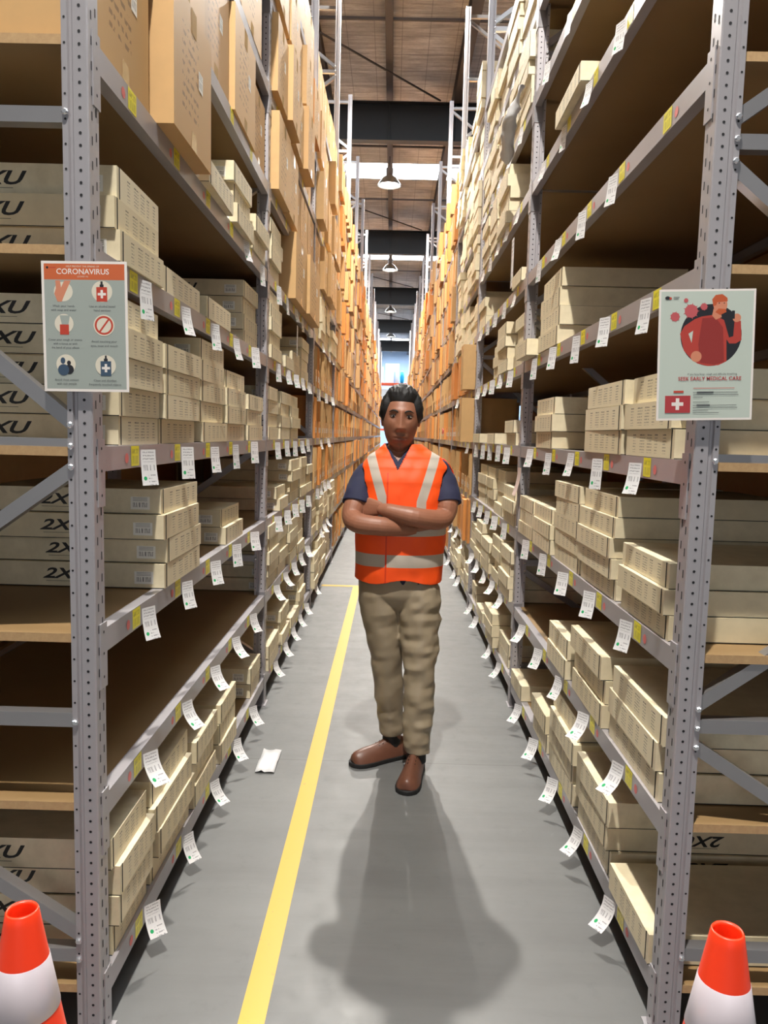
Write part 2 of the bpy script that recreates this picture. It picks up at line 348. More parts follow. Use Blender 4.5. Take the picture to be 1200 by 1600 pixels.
# ------------------------------------------------------------------ racks
XF = {-1: -0.71, 1: 0.744}; DEP = 0.90
ZLS = {-1: [.165, .655, 1.088, 1.545, 2.015, 2.480, 2.945, 3.46, 3.97, 4.47], 1: [.158, .607, 1.058, 1.545, 2.022, 2.508, 2.998, 3.472, 3.97, 4.47]}
ZL = ZLS[-1]
POSTY = {-1: lambda k: 1.812 + 2.503 * k, 1: lambda k: 1.884 + 2.52 * k}      # near edge of post k
NB = {-1: 18, 1: 14}
def u2x(s, u): return XF[s] + s * u
H_FR = 6.59
def post_mesh(s):
    b = MB(); f = 0.065
    pl = [(.060, .020), (.060, 0), (.047, 0), (.044, .006), (.038, .006), (.034, 0), (.003, 0), (0, .003), (0, f - .003), (.003, f), (.034, f), (.038, f - .006), (.044, f - .006), (.047, f), (.060, f), (.060, f - .02)]
    for i in range(len(pl) - 1):
        (u0, v0), (u1, v1) = pl[i], pl[i + 1]
        b.quad([(s * u0, v0, 0), (s * u1, v1, 0), (s * u1, v1, H_FR), (s * u0, v0, H_FR)])
        # inner skin, so that the folded sheet has thickness
        cu, cv = .03, f / 2; q = lambda u, v: (s * (u + (cu - u) * .07), v + (cv - v) * .07)
        a0, a1 = q(u0, v0), q(u1, v1); b.quad([(*a1, 0), (*a0, 0), (*a0, H_FR), (*a1, H_FR)])
    z = 0.06
    while z < 4.4:
        for v, n in ((-0.0006, -1), (f + 0.0006, 1)):
            b.disc((s * .019, v, z), (0, n, 0), 0.0036, 1, 8)
        z += 0.0275
    z = 0.05; k = 0
    while z < 4.4:
        for v, dz in ((.02, 0), (.045, .016)):
            b.quad([(-s * .0006, v - .0028, z + dz - .010), (-s * .0006, v + .0028, z + dz - .010), (-s * .0006, v + .0028, z + dz + .010), (-s * .0006, v - .0028, z + dz + .010)], 1)
        z += 0.055
    z = 0.09
    while z < 4.4:
        b.disc((s * .053, -0.0006, z), (0, -1, 0), 0.0030, 1, 6); z += 0.055
    b.box((-0.012 if s > 0 else -.075, -.02, 0), (.075 if s > 0 else .012, f + .02, .004))
    return b.mesh('post', [M_steelp, M_hole])
def back_post_mesh(s):
    b = MB(); b.box((0, 0, 0), (.055, .065, H_FR)); z = .08
    while z < 4.4:
        b.disc((.03, -.0006, z), (0, -1, 0), .0036, 1, 6); z += .055
    return b.mesh('post', [M_steelp, M_hole])
BR_Z = [.24, .865, 1.545, 2.305, 2.99, 3.69, 4.39, 5.09, 5.79, 6.49]
frame_parts = {}
def frame_src(s):
    H = MB(); H.box((min(s * .04, s * (DEP - .03)), .014, -.018), (max(s * .04, s * (DEP - .03)), .05, .018)); hm = H.mesh('horizontal_brace', [M_steel])
    parts = [('post', post_mesh(s), (0, 0, 0)), ('post', back_post_mesh(s), ((DEP - .055) if s > 0 else -DEP, 0, 0))]
    for z in BR_Z: parts.append(('horizontal_brace', hm, (0, 0, z)))
    for i in range(len(BR_Z) - 1):
        z0, z1 = BR_Z[i] + .05, BR_Z[i + 1] - .05
        # K pattern: diagonals meet the aisle post beside alternate horizontals
        meet = (i % 2 == 0) if s < 0 else (i % 2 == 1)
        a, c = ((.05, z0), (DEP - .04, z1)) if meet else ((.05, z1), (DEP - .04, z0))
        D = MB(); D.bar((s * a[0], .032, a[1]), (s * c[0], .032, c[1]), .034, .034, up=(0, 1, 0)); parts.append(('diagonal_brace', D.mesh('diagonal_brace', [M_steel]), (0, 0, 0)))
        for zz in (BR_Z[i], (a[1])):
            Bm = MB(); Bm.lathe([(.008, 0), (.008, .004), (.005, .007)], seg=8)
            me = Bm.mesh('bolt', [M_bolt]); me.transform(Matrix.Rotation(PI / 2, 4, 'X')); parts.append(('bolt', me, (s * .053, 0, zz)))
    return parts
def add_frame(s, k, far):
    y = POSTY[s](k)
    where = ('nearest grey upright frame of the %s rack, at the aisle entrance' % SIDE[s]) if k == 0 else ('grey upright frame behind the %s bay of the %s rack' % (ORD[k - 1], SIDE[s]))
    r = empty('rack_upright_frame', (XF[s], y, 0), where, 'rack frame', 'upright frames of the pallet racking')
    if s not in frame_parts: frame_parts[s] = frame_src(s)
    for nme, me, loc in frame_parts[s]:
        if far and nme == 'bolt': continue
        link(nme, me, r, loc)
for s in (-1, 1):
    for k in range(NB[s] + 1): add_frame(s, k, k > 3)

# beams, boards
Lb = {-1: 2.503 - .065, 1: 2.52 - .065}
def beam_src(s):
    L = Lb[s]; b = MB(); x = sorted((0, s * .035))
    b.box((x[0], .0, -.062), (x[1], L, 0)); body = b.mesh('beam_rail', [M_steelp])
    con = []
    for e in (0, 1):
        c = MB(); y0 = 0.0 if e == 0 else L - .003; ya, yb = (-.04, .0) if e == 0 else (L, L + .03)
        xx = sorted((-s * .003, 0)); c.box((xx[0], ya, -.148), (xx[1], yb, .018))
        xx = sorted((-s * .003, s * .046)); c.quad([(xx[0], y0, -.148), (xx[1], y0, -.148), (xx[1], y0, .018), (xx[0], y0, .018)])
        c.box((xx[0], y0, -.148), (xx[1], y0 + .003, .018))
        for zz in (-.12, -.06, -.005): c.disc((-s * .0035, (ya + yb) / 2, zz), (-s, 0, 0), .004, 1, 8)
        con.append(c.mesh('beam_connector', [M_steelp, M_hole]))
    return body, con
BS = {s: beam_src(s) for s in (-1, 1)}
_st = MB(); _st.quad([(0, 0, 0), (0, .064, 0), (0, .064, .055), (0, 0, .055)], 0, uv=((0, 0), (1, 0), (1, 1), (0, 1))); ST = {1: _st.mesh('location_sticker', [M_yellow])}
_st = MB(); _st.quad([(0, .064, 0), (0, 0, 0), (0, 0, .055), (0, .064, .055)], 0, uv=((0, 0), (1, 0), (1, 1), (0, 1))); ST[-1] = _st.mesh('location_sticker', [M_yellow])
_pk = MB(); _pk.disc((0, 0, 0), (1, 0, 0), .014, 0, 14); PK = _pk.mesh('round_sticker', [M_pink])
DIV = {-1: [.20, .62, 1.04, 1.46, 1.90], 1: [.24, .66, 1.08, 1.52, 1.98]}
def beam(s, k, lv):
    y = POSTY[s](k) + .065; z = ZLS[s][lv]
    r = empty('shelf_crossbar', (XF[s], y, z), 'grey steel beam fronting the %s shelf of the %s bay, %s rack' % (SHELF[lv], ORD[k], SIDE[s]), 'rack crossbar', 'front beams of the %s rack' % SIDE[s])
    link('beam_rail', BS[s][0], r)
    if k < 8:
        for c in BS[s][1]: link('beam_connector', c, r)
    if k < 5 and not (lv >= 8):
        for i, d in enumerate(DIV[s]):
            if lv > 6 and k < 1 and i > 3: continue
            link('location_sticker', ST[s], r, (-s * .0008, d, -.057))
            if k < 2 and lv < 6: link('round_sticker', PK, r, (-s * .0008, d - .035, -.034))
def board_mesh(s):
    b = MB(); x = sorted((s * .036, s * (DEP - .04))); b.box((x[0], -.055, -.024), (x[1], Lb[s] + .055 - .004, -.002)); return b.mesh('shelf_board', [M_board])
BD = {s: board_mesh(s) for s in (-1, 1)}
farb = {-1: MB(), 1: MB()}; fard = {-1: MB(), 1: MB()}
for s in (-1, 1):
    for k in range(NB[s]):
        for lv in range(10):
            y = POSTY[s](k) + .065
            if k < 12:
                beam(s, k, lv)
                tag(link('shelf_board', BD[s], None, (XF[s], y, ZLS[s][lv])), 'brown particle board shelf, %s level up in the %s bay, %s rack' % (SHELF[lv], ORD[k], SIDE[s]), 'shelf board', 'shelf boards of the %s rack' % SIDE[s])
            else:
                x = sorted((XF[s], XF[s] + s * .035)); farb[s].box((x[0], y, ZLS[s][lv] - .062), (x[1], y + Lb[s], ZLS[s][lv]))
                x = sorted((XF[s] + s * .036, XF[s] + s * (DEP - .04))); fard[s].box((x[0], y + .001, ZLS[s][lv] - .024), (x[1], y + Lb[s] - .001, ZLS[s][lv] - .002))
            if k < 3 and lv < 8:
                b = MB(); x = sorted((s * (DEP - .035), s * DEP)); b.box((x[0], 0, -.062), (x[1], Lb[s], 0))
                tag(b.build('rear_crossbar', M_steelp, None, (XF[s], y, ZLS[s][lv])), 'rear steel beam under the %s shelf of the %s bay, %s rack' % (SHELF[lv], ORD[k], SIDE[s]), 'rack crossbar', 'rear beams of the %s rack' % SIDE[s])
    tag(farb[s].build('distant_crossbars', M_steelp), 'grey beams of the farthest bays of the %s rack' % SIDE[s], 'rack crossbars', kind='stuff')
    tag(fard[s].build('distant_shelf_boards', M_board), 'brown shelf boards in the farthest bays of the %s rack' % SIDE[s], 'shelf boards', kind='stuff')

# ------------------------------------------------------------------ cartons
LOGO = text_faces('2XU', 0.046, shear=0.35, offset=0.0012, sx=1.6)
FL, FW, FH = 0.56, 0.40, 0.078
def flat_mesh(s, logo, label):
    """tuck-end garment box: end face with printed size table towards the aisle (x=0 plane, box runs to s*FL)"""
    b = MB(); x = sorted((0, s * FL)); ef = '-x' if s > 0 else '+x'
    b.box((x[0], 0, 0), (x[1], FW, FH), 0, {ef: 0})
    # front panel of the lid with its print, standing proud of the end
    e = -s * .0016; y0, y1 = .022, FW
    q = [(e, y1, .001), (e, y0, .001), (e, y0, FH), (e, y1, FH)] if s > 0 else [(e, y0, .001), (e, y1, .001), (e, y1, FH), (e, y0, FH)]
    b.quad(q, 1, uv=((0, 0), (1, 0), (1, 1), (0, 1)))
    b.quad([(0, y0, .001), (e, y0, .001), (e, y0, FH), (0, y0, FH)], 3); b.quad([(0, y0, FH), (e, y0, FH), (e, y1, FH), (0, y1, FH)], 0)
    b.quad([(0, .0185, .001), (-s * .0004, .0215, .001), (-s * .0004, .0215, FH), (0, .0185, FH)], 3)
    # seam under the lid on the long sides
    for yy, n in ((-.0004, -1),):
        b.quad([(x[0], yy, .0), (x[1], yy, .0), (x[1], yy, .0022), (x[0], yy, .0022)], 3)
    if logo:
        fl = -1 if logo == 2 else 1
        put_text(b, LOGO, (s * .315, -.0006, FH * .52), (fl, 0, 0), (0, 0, fl), 3)
        b.box((s * .315 - .06, -.0007, FH * .52 - .0235), (s * .315 + .05, -.0001, FH * .52 - .0225), 3)
    if label:
        lx = sorted((s * .035, s * .095)); b.quad([(lx[0], -.0007, .014), (lx[1], -.0007, .014), (lx[1], -.0007, .054), (lx[0], -.0007, .054)], 2, uv=((0, 0), (1, 0), (1, 1), (0, 1)))
    me = b.mesh('flat_carton', [M_cream, M_print, M_lab, M_ink])
    return me
FMESH = {(s, l, a): flat_mesh(s, l, a) for s in (-1, 1) for l in (0, 1, 2) for a in (0, 1)}
TW, TD, TH = 0.42, 0.50, 0.40
def tall_mesh(s, slim, mat, pr):
    b = MB(); x = sorted((0, s * TD)); ef = '-x' if s > 0 else '+x'
    b.box((x[0], 0, 0), (x[1], TW, TH), 0, {ef: 1})
    e = -s * .0006; w = .028 if not slim else .05
    for z0, z1 in ((TH - .07, TH), (0, .05)):
        b.quad([(e, TW / 2 - w, z0), (e, TW / 2 + w, z0), (e, TW / 2 + w, z1), (e, TW / 2 - w, z1)], 2)
    b.quad([(x[0], TW / 2 - w, TH + .0006), (x[1], TW / 2 - w, TH + .0006), (x[1], TW / 2 + w, TH + .0006), (x[0], TW / 2 + w, TH + .0006)], 2)
    b.quad([(x[0], TW / 2 - .001, TH + .0004), (x[1], TW / 2 - .001, TH + .0004), (x[1], TW / 2 + .001, TH + .0004), (x[0], TW / 2 + .001, TH + .0004)], 3)
    for yy in (.0006,):
        b.quad([(x[0], -yy, TH - .05), (x[0] + .0, -yy, 0), (x[1], -yy, 0), (x[1], -yy, TH - .05)], 0)
    if not slim:
        b.quad([(e * 1.4, TW * .62, TH * .50), (e * 1.4, TW * .62 + .05, TH * .50), (e * 1.4, TW * .62 + .05, TH * .64), (e * 1.4, TW * .62, TH * .64)], 4, uv=((0, 0), (1, 0), (1, 1), (0, 1)))
    return b.mesh('carton', [mat, pr, M_tape, M_ink, M_lab])
TMESH = {(s, sl, c): tall_mesh(s, sl, (M_brown, M_warmlit)[c], (M_bprint if not sl else (M_brown, M_warmlit)[c])) for s in (-1, 1) for sl in (0, 1) for c in (0, 1)}
BW, BDp, BH = .13, .45, .38
def bin_mesh(s, c):
    """open-fronted cardboard pick bin"""
    b = MB(); t = .004; x = sorted((0, s * BDp)); X = lambda u: s * u
    def bx(u0, u1, y0, y1, z0, z1, m=0): q = sorted((X(u0), X(u1))); b.box((q[0], y0, z0), (q[1], y1, z1), m)
    bx(0, BDp, 0, BW, 0, t); bx(BDp - t, BDp, 0, BW, t, BH)
    for y in (0, BW - t):                      # sides with the sloping front cut
        y0, y1 = y, y + t; pr = [(0, t), (BDp - t, t), (BDp - t, BH), (.03, BH), (0, BH * .97), (0, t)]
        for yy in (y0, y1): b.quad([(X(u), yy, z) for u, z in pr[:-1]], 0)
        for i in range(len(pr) - 1): b.quad([(X(pr[i][0]), y0, pr[i][1]), (X(pr[i + 1][0]), y0, pr[i + 1][1]), (X(pr[i + 1][0]), y1, pr[i + 1][1]), (X(pr[i][0]), y1, pr[i][1])], 0)
    bx(0, t, t, BW - t, t, BH * .42)
    b.quad([(X(-.0006), .03, .05), (X(-.0006), .10, .05), (X(-.0006), .10, .10), (X(-.0006), .03, .10)], 1, uv=((0, 0), (1, 0), (1, 1), (0, 1)))
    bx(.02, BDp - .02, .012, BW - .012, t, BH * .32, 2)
    return b.mesh('pick_bin', [(M_brown, M_warmlit)[c], M_lab, M_ink])
BMESH = {(s, c): bin_mesh(s, c) for s in (-1, 1) for c in (0, 1)}

pending = []      # (kind, Y, s, k, lv, args)
def flat_stack(s, k, lv, y0, y1, n, inset=0.0, logo=None, label=None, h=.0765, row=0, jit=.018, stack=None):
    for i in range(n):
        pending.append(dict(kind='flat', y=y0 + random.uniform(-.006, .006) + (jit * random.uniform(-1, 1) if i else 0), w=(y1 - y0) * random.uniform(.965, 1.0), s=s, k=k, lv=lv, i=i, n=n, h=h,
            x=XF[s] + s * (inset + random.uniform(-.012, .014) + row * (FL + .02)), logo=(random.choice((0, 0, 1)) if logo is None else logo), lab=(random.choice((0, 1)) if label is None else label), row=row, st=stack))
def tall(s, k, lv, y0, y1, h=.40, prot=0.0, c=None, slim=0, st=None):
    pending.append(dict(kind='tall', y=y0, w=y1 - y0, s=s, k=k, lv=lv, h=h, x=XF[s] - s * prot + s * random.uniform(0, .01), c=(random.random() < (.05 if k < 3 else .38)) if c is None else c, slim=slim, st=st))
def pbin(s, k, lv, y0, w, h=.38, prot=0.0, c=0, st=None):
    pending.append(dict(kind='bin', y=y0, w=w, s=s, k=k, lv=lv, h=h, x=XF[s] - s * prot + s * random.uniform(-.01, .02), c=c, slim=0, st=st))

Lk, Rk = -1, 1
# left rack, first bay (measured)
for j, (a, c, n) in enumerate(((1.93, 2.22, 4), (2.26, 2.70, 4), (2.74, 3.10, 3), (3.14, 3.48, 3), (3.95, 4.25, 2))): flat_stack(Lk, 0, 0, a, c, n, h=.084, logo=1, label=1, stack=j)
for j, (a, c, n, i) in enumerate(((2.37, 2.82, 4, 0), (3.33, 3.72, 2, .02))): flat_stack(Lk, 0, 2, a, c, n, i, logo=1, label=1, h=.078, stack=j)
for j, (a, c, n) in enumerate(((2.01, 2.35, 5), (2.37, 2.80, 4), (2.88, 3.28, 5), (3.32, 3.74, 4), (3.79, 4.24, 3))): flat_stack(Lk, 0, 3, a, c, n, logo=1, label=1, stack=j)
for j, (a, c, n, i) in enumerate(((2.0, 2.36, 3, 0), (2.40, 2.86, 1, 0), (2.92, 3.34, 1, 0), (3.86, 4.25, 4, .04))): flat_stack(Lk, 0, 4, a, c, n, i, logo=1, label=1, h=.080, stack=j)
tall(Lk, 0, 5, 1.885, 2.27, .42, 0, 0, st=0); tall(Lk, 0, 5, 2.32, 2.76, .42, .06, 0, st=1)
for j, (a, c, n) in enumerate(((2.84, 3.28, 1), (3.36, 3.76, 3), (3.82, 4.22, 2))): flat_stack(Lk, 0, 5, a, c, n, -.02, logo=0, label=1, h=.082, stack=j + 2)
for j, (a, c) in enumerate(((1.9, 2.34), (2.36, 2.83), (2.87, 3.34), (3.37, 3.86))): tall(Lk, 0, 6, a, c, .43, .02 if j % 2 else 0, 0, st=j)
tall(Lk, 0, 6, 3.9, 4.26, .36, 0.0, st=4)
# second row behind the first, seen through the end frame
# right rack, first bay
for j, (a, c, n) in enumerate(((1.97, 2.33, 1), (2.38, 2.80, 3), (2.86, 3.3, 4), (3.36, 3.7, 2), (4.05, 4.38, 1))): flat_stack(Rk, 0, 0, a, c, n, h=.086, logo=2, label=0, stack=j)
for j, (a, c, n) in enumerate(((2.0, 2.48, 3), (2.53, 2.98, 3), (3.04, 3.4, 2))): flat_stack(Rk, 0, 1, a, c, n, h=.082, logo=0, label=0, stack=j)
for j, (a, c, n) in enumerate(((2.0, 2.42, 3), (2.5, 2.95, 5), (2.98, 3.42, 5), (3.46, 3.88, 3), (3.92, 4.36, 3))): flat_stack(Rk, 0, 2, a, c, n, h=.069, logo=0, label=0, stack=j)
for j, (a, c, n) in enumerate(((2.02, 2.44, 3), (2.47, 2.94, 3), (3.54, 3.95, 3))): flat_stack(Rk, 0, 3, a, c, n, logo=0, label=0, h=.079, stack=j)
for j, (a, c, n, i) in enumerate(((3.54, 3.98, 4, 0), (4.03, 4.36, 1, -.05))): flat_stack(Rk, 0, 4, a, c, n, i, logo=0, label=0, h=.085, stack=j)
flat_stack(Rk, 0, 6, 3.16, 3.66, 1, -.05, 0, 0, h=.075, stack=0)
flat_stack(Rk, 0, 7, 2.55, 3.0, 1, -.05, 0, 0, h=.08, stack=0)
# left second bay
y = POSTY[-1](1) + .08
for lv, lst in ((0, ((.03, .45, 2), (.6, 1.0, 3), (1.05, 1.5, 1), (1.6, 2.0, 3))), (1, ((.02, .42, 5), (.46, .9, 4), (.95, 1.4, 4), (1.45, 1.85, 5))), (2, ((.45, .85, 2), (1.0, 1.5, 4), (1.55, 1.95, 4), (2.0, 2.38, 3))),
                (3, ((.02, .4, 4), (.5, .95, 4), (1.0, 1.45, 4))), (4, ((.02, .44, 5), (.62, 1.0, 1), (1.1, 1.5, 2), (1.6, 2.1, 4))), (5, ((.02, .42, 4),))):
    for j, (a, c, n) in enumerate(lst): flat_stack(-1, 1, lv, y + a, y + c, n, 0, 0, 1, jit=.04, stack=j)
tall(-1, 1, 5, y + .78, y + 1.4, .43, .05, 0, st=4); tall(-1, 1, 5, y + 1.42, y + 2.2, .43, .08, 0, st=5)
for j in range(5): tall(-1, 1, 6, y + .02 + j * .47, y + .47 + j * .47, .42, random.choice((0, 0, .05)), 0, st=j)
# right second bay
y = POSTY[1](1) + .08
for lv, lst in ((0, ((.15, .55, 2), (.6, 1.0, 3), (1.3, 1.7, 1), (2.0, 2.3, 2))), (1, ((.02, .42, 4), (.5, .9, 4), (.95, 1.4, 3), (1.45, 1.85, 4), (1.9, 2.35, 3))), (2, ((.02, .5, 3), (.6, 1.0, 4), (1.1, 1.5, 4), (1.6, 2.1, 4))),
                (3, ((.12, .5, 2), (.9, 1.3, 1), (1.8, 2.3, 1))), (4, ((.02, .42, 4), (.48, .9, 4), (1.0, 1.3, 3))), (5, ((.08, .42, 1), (1.9, 2.35, 3))),
                (6, ((.7, 1.15, 5), (1.2, 1.6, 5), (1.65, 2.1, 4))), (7, ((.02, .4, 5), (.42, .85, 5), (.9, 1.3, 4), (1.35, 1.8, 5), (1.85, 2.3, 5))), (8, ((.02, .5, 5), (.52, 1.0, 5), (1.05, 1.5, 4), (1.55, 2.0, 5)))):
    for j, (a, c, n) in enumerate(lst): flat_stack(1, 1, lv, y + a, y + c, n, random.choice((-.02, 0, .02)), 0, 0, jit=.03, stack=j)
# third and later bays: big cartons up high, pick bins and slim cartons below
for s in (-1, 1):
    for k in range(0, NB[s]):
        y = POSTY[s](k) + .08; ye = y + 2.36
        for lv in range(10):
            if k < 2 and (lv < 7 or (s > 0 and k == 0) or (s > 0 and lv < 9)): continue
            if k >= 2 and ((s < 0 and lv == 9 and k > 11) or (s > 0 and lv == 9 and k > 9)): continue
            if s > 0 and k < 2 and lv == 9: continue
            mode = 'big'
            if k >= 2 and lv <= 4: mode = random.choice(('bin', 'bin', 'slim'))
            elif k >= 2 and s > 0 and k < 4 and lv >= 4: mode = 'flat' if lv != 4 and k == 2 else 'slim'
            elif k >= 3: mode = random.choice(('slim', 'slim', 'big'))
            elif k == 2 and lv in (5, 4): mode = 'flat'
            if k == 2 and lv <= 1: mode = random.choice(('flat', 'slim'))
            t = y; j = 0
            prevw = 0
            while t < ye - .12:
                if mode == 'flat':
                    w = min(random.uniform(.36, .44), ye - t)
                    if w < .3: break
                    flat_stack(s, k, lv, t, t + w - .02, random.choice((3, 4, 5, 5)), random.choice((-.03, 0, .02)), 0, 0, jit=.02, stack=j)
                elif mode == 'big':
                    w = min(random.uniform(.38, .52), ye - t)
                    if w < .25: break
                    tall(s, k, lv, t, t + w - .015, random.uniform(.38, .43), random.choice((0, 0, 0, .04, .07)), st=j)
                elif mode == 'slim':
                    w = min(random.uniform(.13, .26), ye - t); tall(s, k, lv, t, t + w - .008, random.uniform(.36, .42), random.choice((0, 0, .02, .05)), random.random() < .4, 1, st=j)
                else:
                    w = random.uniform(.115, .15)
                    if t + w > ye: break
                    pbin(s, k, lv, t, w - .004, .38, random.choice((0, 0, .01)), random.random() < .3, st=j)
                t += w; j += 1
# large cartons at the start of the third right bay
yR3 = y = POSTY[1](2) + .1
tall(1, 2, 3, y - .02, y + .22, .40, .12, 0, 1, st=20); tall(1, 2, 4, y - .02, y + .22, .40, .12, 0, 1, st=20)

LEVW = SHELF
# the stock of the rack standing back to back behind each rack closes off the view through the shelves
for s in (-1, 1):
    for k in (0, 1, 2):
        for lv in range(8 if k < 2 else 6):
            for j in range(3):
                w = random.uniform(.70, .78); x0 = XF[s] + s * (DEP + .06 + random.uniform(0, .04)); x = sorted((x0, x0 + s * .5)); y = POSTY[s](k) + .01 + j * .834
                b = MB(); b.box((x[0], y, (ZLS[s][lv] - .02) if lv else 0), (x[1], y + .825, ZLS[s][min(lv + 1, 9)] - .028 - random.uniform(.0, .012)))
                tag(b.build('rear_carton', M_warmlit if random.random() < .2 else M_brown), 'large brown carton behind the %s shelf, %s bay, %s rack, %s along' % (SHELF[lv], ORD[k], SIDE[s], ORD[j]), 'box', 'large cartons of the racks standing behind')
cap = {'flat': 300, 'tall': 300, 'bin': 300}
pending.sort(key=lambda d: d['y'])
# nothing else may stand where the two protruding cartons are
kept = []
for d in pending:
    if d['s'] == 1 and d['k'] == 2 and d['lv'] in (3, 4) and d['st'] != 20 and d['y'] < yR3 + .22: continue
    lo, hi = POSTY[d['s']](d['k']) + .067, POSTY[d['s']](d['k'] + 1) - .003
    d['y'] = max(d['y'], lo)
    if d['y'] + d['w'] > hi: d['y'] = max(lo, hi - d['w'])
    kept.append(d)
cnt = {'flat': 0, 'tall': 0, 'bin': 0}
stuff = {}
def stack_word(d):
    return ORD[min(d['st'] if d['st'] is not None and d['st'] < 20 else 0, 23)]
used = {}
for d in kept:
    s, k, lv = d['s'], d['k'], d['lv']; z = ZLS[s][lv] + (.0 if d['kind'] != 'flat' else d['i'] * (d['h'] + .0008)) + .0004
    kd = d['kind']
    if cnt[kd] < cap[kd]:
        cnt[kd] += 1
        if kd == 'flat':
            o = link('flat_carton', FMESH[(s, d['logo'], d['lab'])], None, (d['x'], d['y'], z), (0, 0, random.uniform(-.012, .012)), (1, d['w'] / FW, d['h'] / FH))
            pos = 'only box' if d['n'] == 1 else ('bottom box' if d['i'] == 0 else ('top box' if d['i'] == d['n'] - 1 else ORD[d['i']] + ' box up'))
            if d['row']: lab = 'cream flat carton, %s in rear row, %s shelf, first bay, %s rack' % (pos, LEVW[lv], SIDE[s])
            else: lab = 'cream flat carton, %s of %s stack, %s shelf, %s bay, %s rack' % (pos, stack_word(d), LEVW[lv], ORD[k], SIDE[s])
            if s == 1 and k == 0 and lv == 6: lab = 'single cream box jutting out over the aisle from high bare right shelf'
            tag(o, lab, 'box', 'flat cream cartons on the %s rack' % SIDE[s])
        elif kd == 'tall':
            o = link('slim_carton' if d['slim'] else 'large_carton', TMESH[(s, d['slim'], int(d['c']))], None, (d['x'], d['y'], z), (0, 0, random.uniform(-.01, .01)), (1, d['w'] / TW, d['h'] / TH))
            lab = '%s %s cardboard carton, %s along the %s shelf, %s bay, %s rack' % ('warm-light-tinted brown' if d['c'] else 'tan', 'narrow' if d['slim'] else 'large', stack_word(d), LEVW[lv], ORD[k], SIDE[s])
            if d['st'] == 20: lab = 'plain brown carton jutting into aisle at start of %s shelf, third right bay' % LEVW[lv]
            tag(o, lab, 'box', 'brown cardboard cartons on the %s rack' % SIDE[s])
            if s < 0 and k == 0 and lv == 5 and d['st'] == 0:
                g = MB()
                for i, (w, ux) in enumerate((('KGS', .215), ('KGS', .215), ('38 CM', .255))): put_text(g, text_faces(w, .0185, offset=.0004), (-ux, -.0012, (.176 - .027 * i) * TH / d['h']), (1, 0, 0), (0, 0, 1), 0)
                g.build('printed_weight_text', M_ink, o)
        else:
            o = link('pick_bin', BMESH[(s, int(d['c']))], None, (d['x'], d['y'], z), None, (1, d['w'] / BW, d['h'] / BH))
            tag(o, 'open-fronted cardboard pick bin, %s along the %s shelf, %s bay, %s rack' % (stack_word(d), LEVW[lv], ORD[k], SIDE[s]), 'storage bin', 'cardboard pick bins on the %s rack' % SIDE[s])
    else:
        key = (kd, s)
        if key not in stuff: stuff[key] = MB()
        g = stuff[key]; c = int(d.get('c', 0) or 0)
        if kd == 'flat':
            x = sorted((d['x'], d['x'] + s * FL)); g.box((x[0], d['y'], z), (x[1], d['y'] + d['w'], z + d['h']), 0, {('-x' if s > 0 else '+x'): 1})
        elif kd == 'tall':
            x = sorted((d['x'], d['x'] + s * TD)); g.box((x[0], d['y'], z), (x[1], d['y'] + d['w'], z + d['h']), c)
            g.quad([(d['x'] - s * .001, d['y'] + d['w'] / 2 - .02, z), (d['x'] - s * .001, d['y'] + d['w'] / 2 + .02, z), (d['x'] - s * .001, d['y'] + d['w'] / 2 + .02, z + d['h']), (d['x'] - s * .001, d['y'] + d['w'] / 2 - .02, z + d['h'])], 2)
        else:
            q = lambda u0, u1, y0, y1, z0, z1: g.box((min(d['x'] + s * u0, d['x'] + s * u1), d['y'] + y0, z + z0), (max(d['x'] + s * u0, d['x'] + s * u1), d['y'] + y1, z + z1), c)
            q(0, .45, 0, .004, 0, .38); q(0, .45, d['w'] - .004, d['w'], 0, .38); q(0, .004, 0, d['w'], 0, .16); q(.44, .45, 0, d['w'], 0, .38)
for (kd, s), g in stuff.items():
    nm = {'flat': 'distant_flat_cartons', 'tall': 'distant_cartons', 'bin': 'distant_pick_bins'}[kd]
    mats = {'flat': [M_cream, M_print], 'tall': [M_brown, M_warmlit, M_tape], 'bin': [M_brown, M_warmlit]}[kd]
    tag(g.build(nm, mats), {'flat': 'far cream cartons packed down the %s rack', 'tall': 'far brown cartons filling the %s rack towards the end wall', 'bin': 'far open pick bins lining the low shelves of the %s rack'}[kd] % SIDE[s], 'boxes', kind='stuff')

# ------------------------------------------------------------------ hanging paper tags
def tag_mesh(s, curl, h=.095, w=.062, tw=0.0):
    b = MB(); n = 8; base = 0
    for i in range(n + 1):
        t = i / n; out = .0006 + curl * t * t; z = -h * t * (1 - .12 * t * abs(curl) / .03)
        for j in range(2):
            yy = j * w + tw * t; b.v.append((-s * (out + (.006 * t if j else 0)), yy, z))
    for i in range(n):
        a = i * 2; b.f.append((a, a + 1, a + 3, a + 2)); b.m.append(0)
        v0, v1 = 1 - i / n, 1 - (i + 1) / n; L, Rr = (0, 1) if s < 0 else (1, 0)
        b.uv[len(b.f) - 1] = ((L, v0), (Rr, v0), (Rr, v1), (L, v1))
    return b.mesh('paper_tag', [M_tag], smooth=True)
TG = {s: [tag_mesh(s, c, h, .054, tw) for c, h, tw in ((.008, .105, .0), (.016, .100, .0), (.004, .11, .0), (.036, .105, .0), (.055, .11, .0))] for s in (-1, 1)}
TW_ = ['straight', 'slightly curled', 'flat', 'strongly curled', 'long curling']
ntag = 0
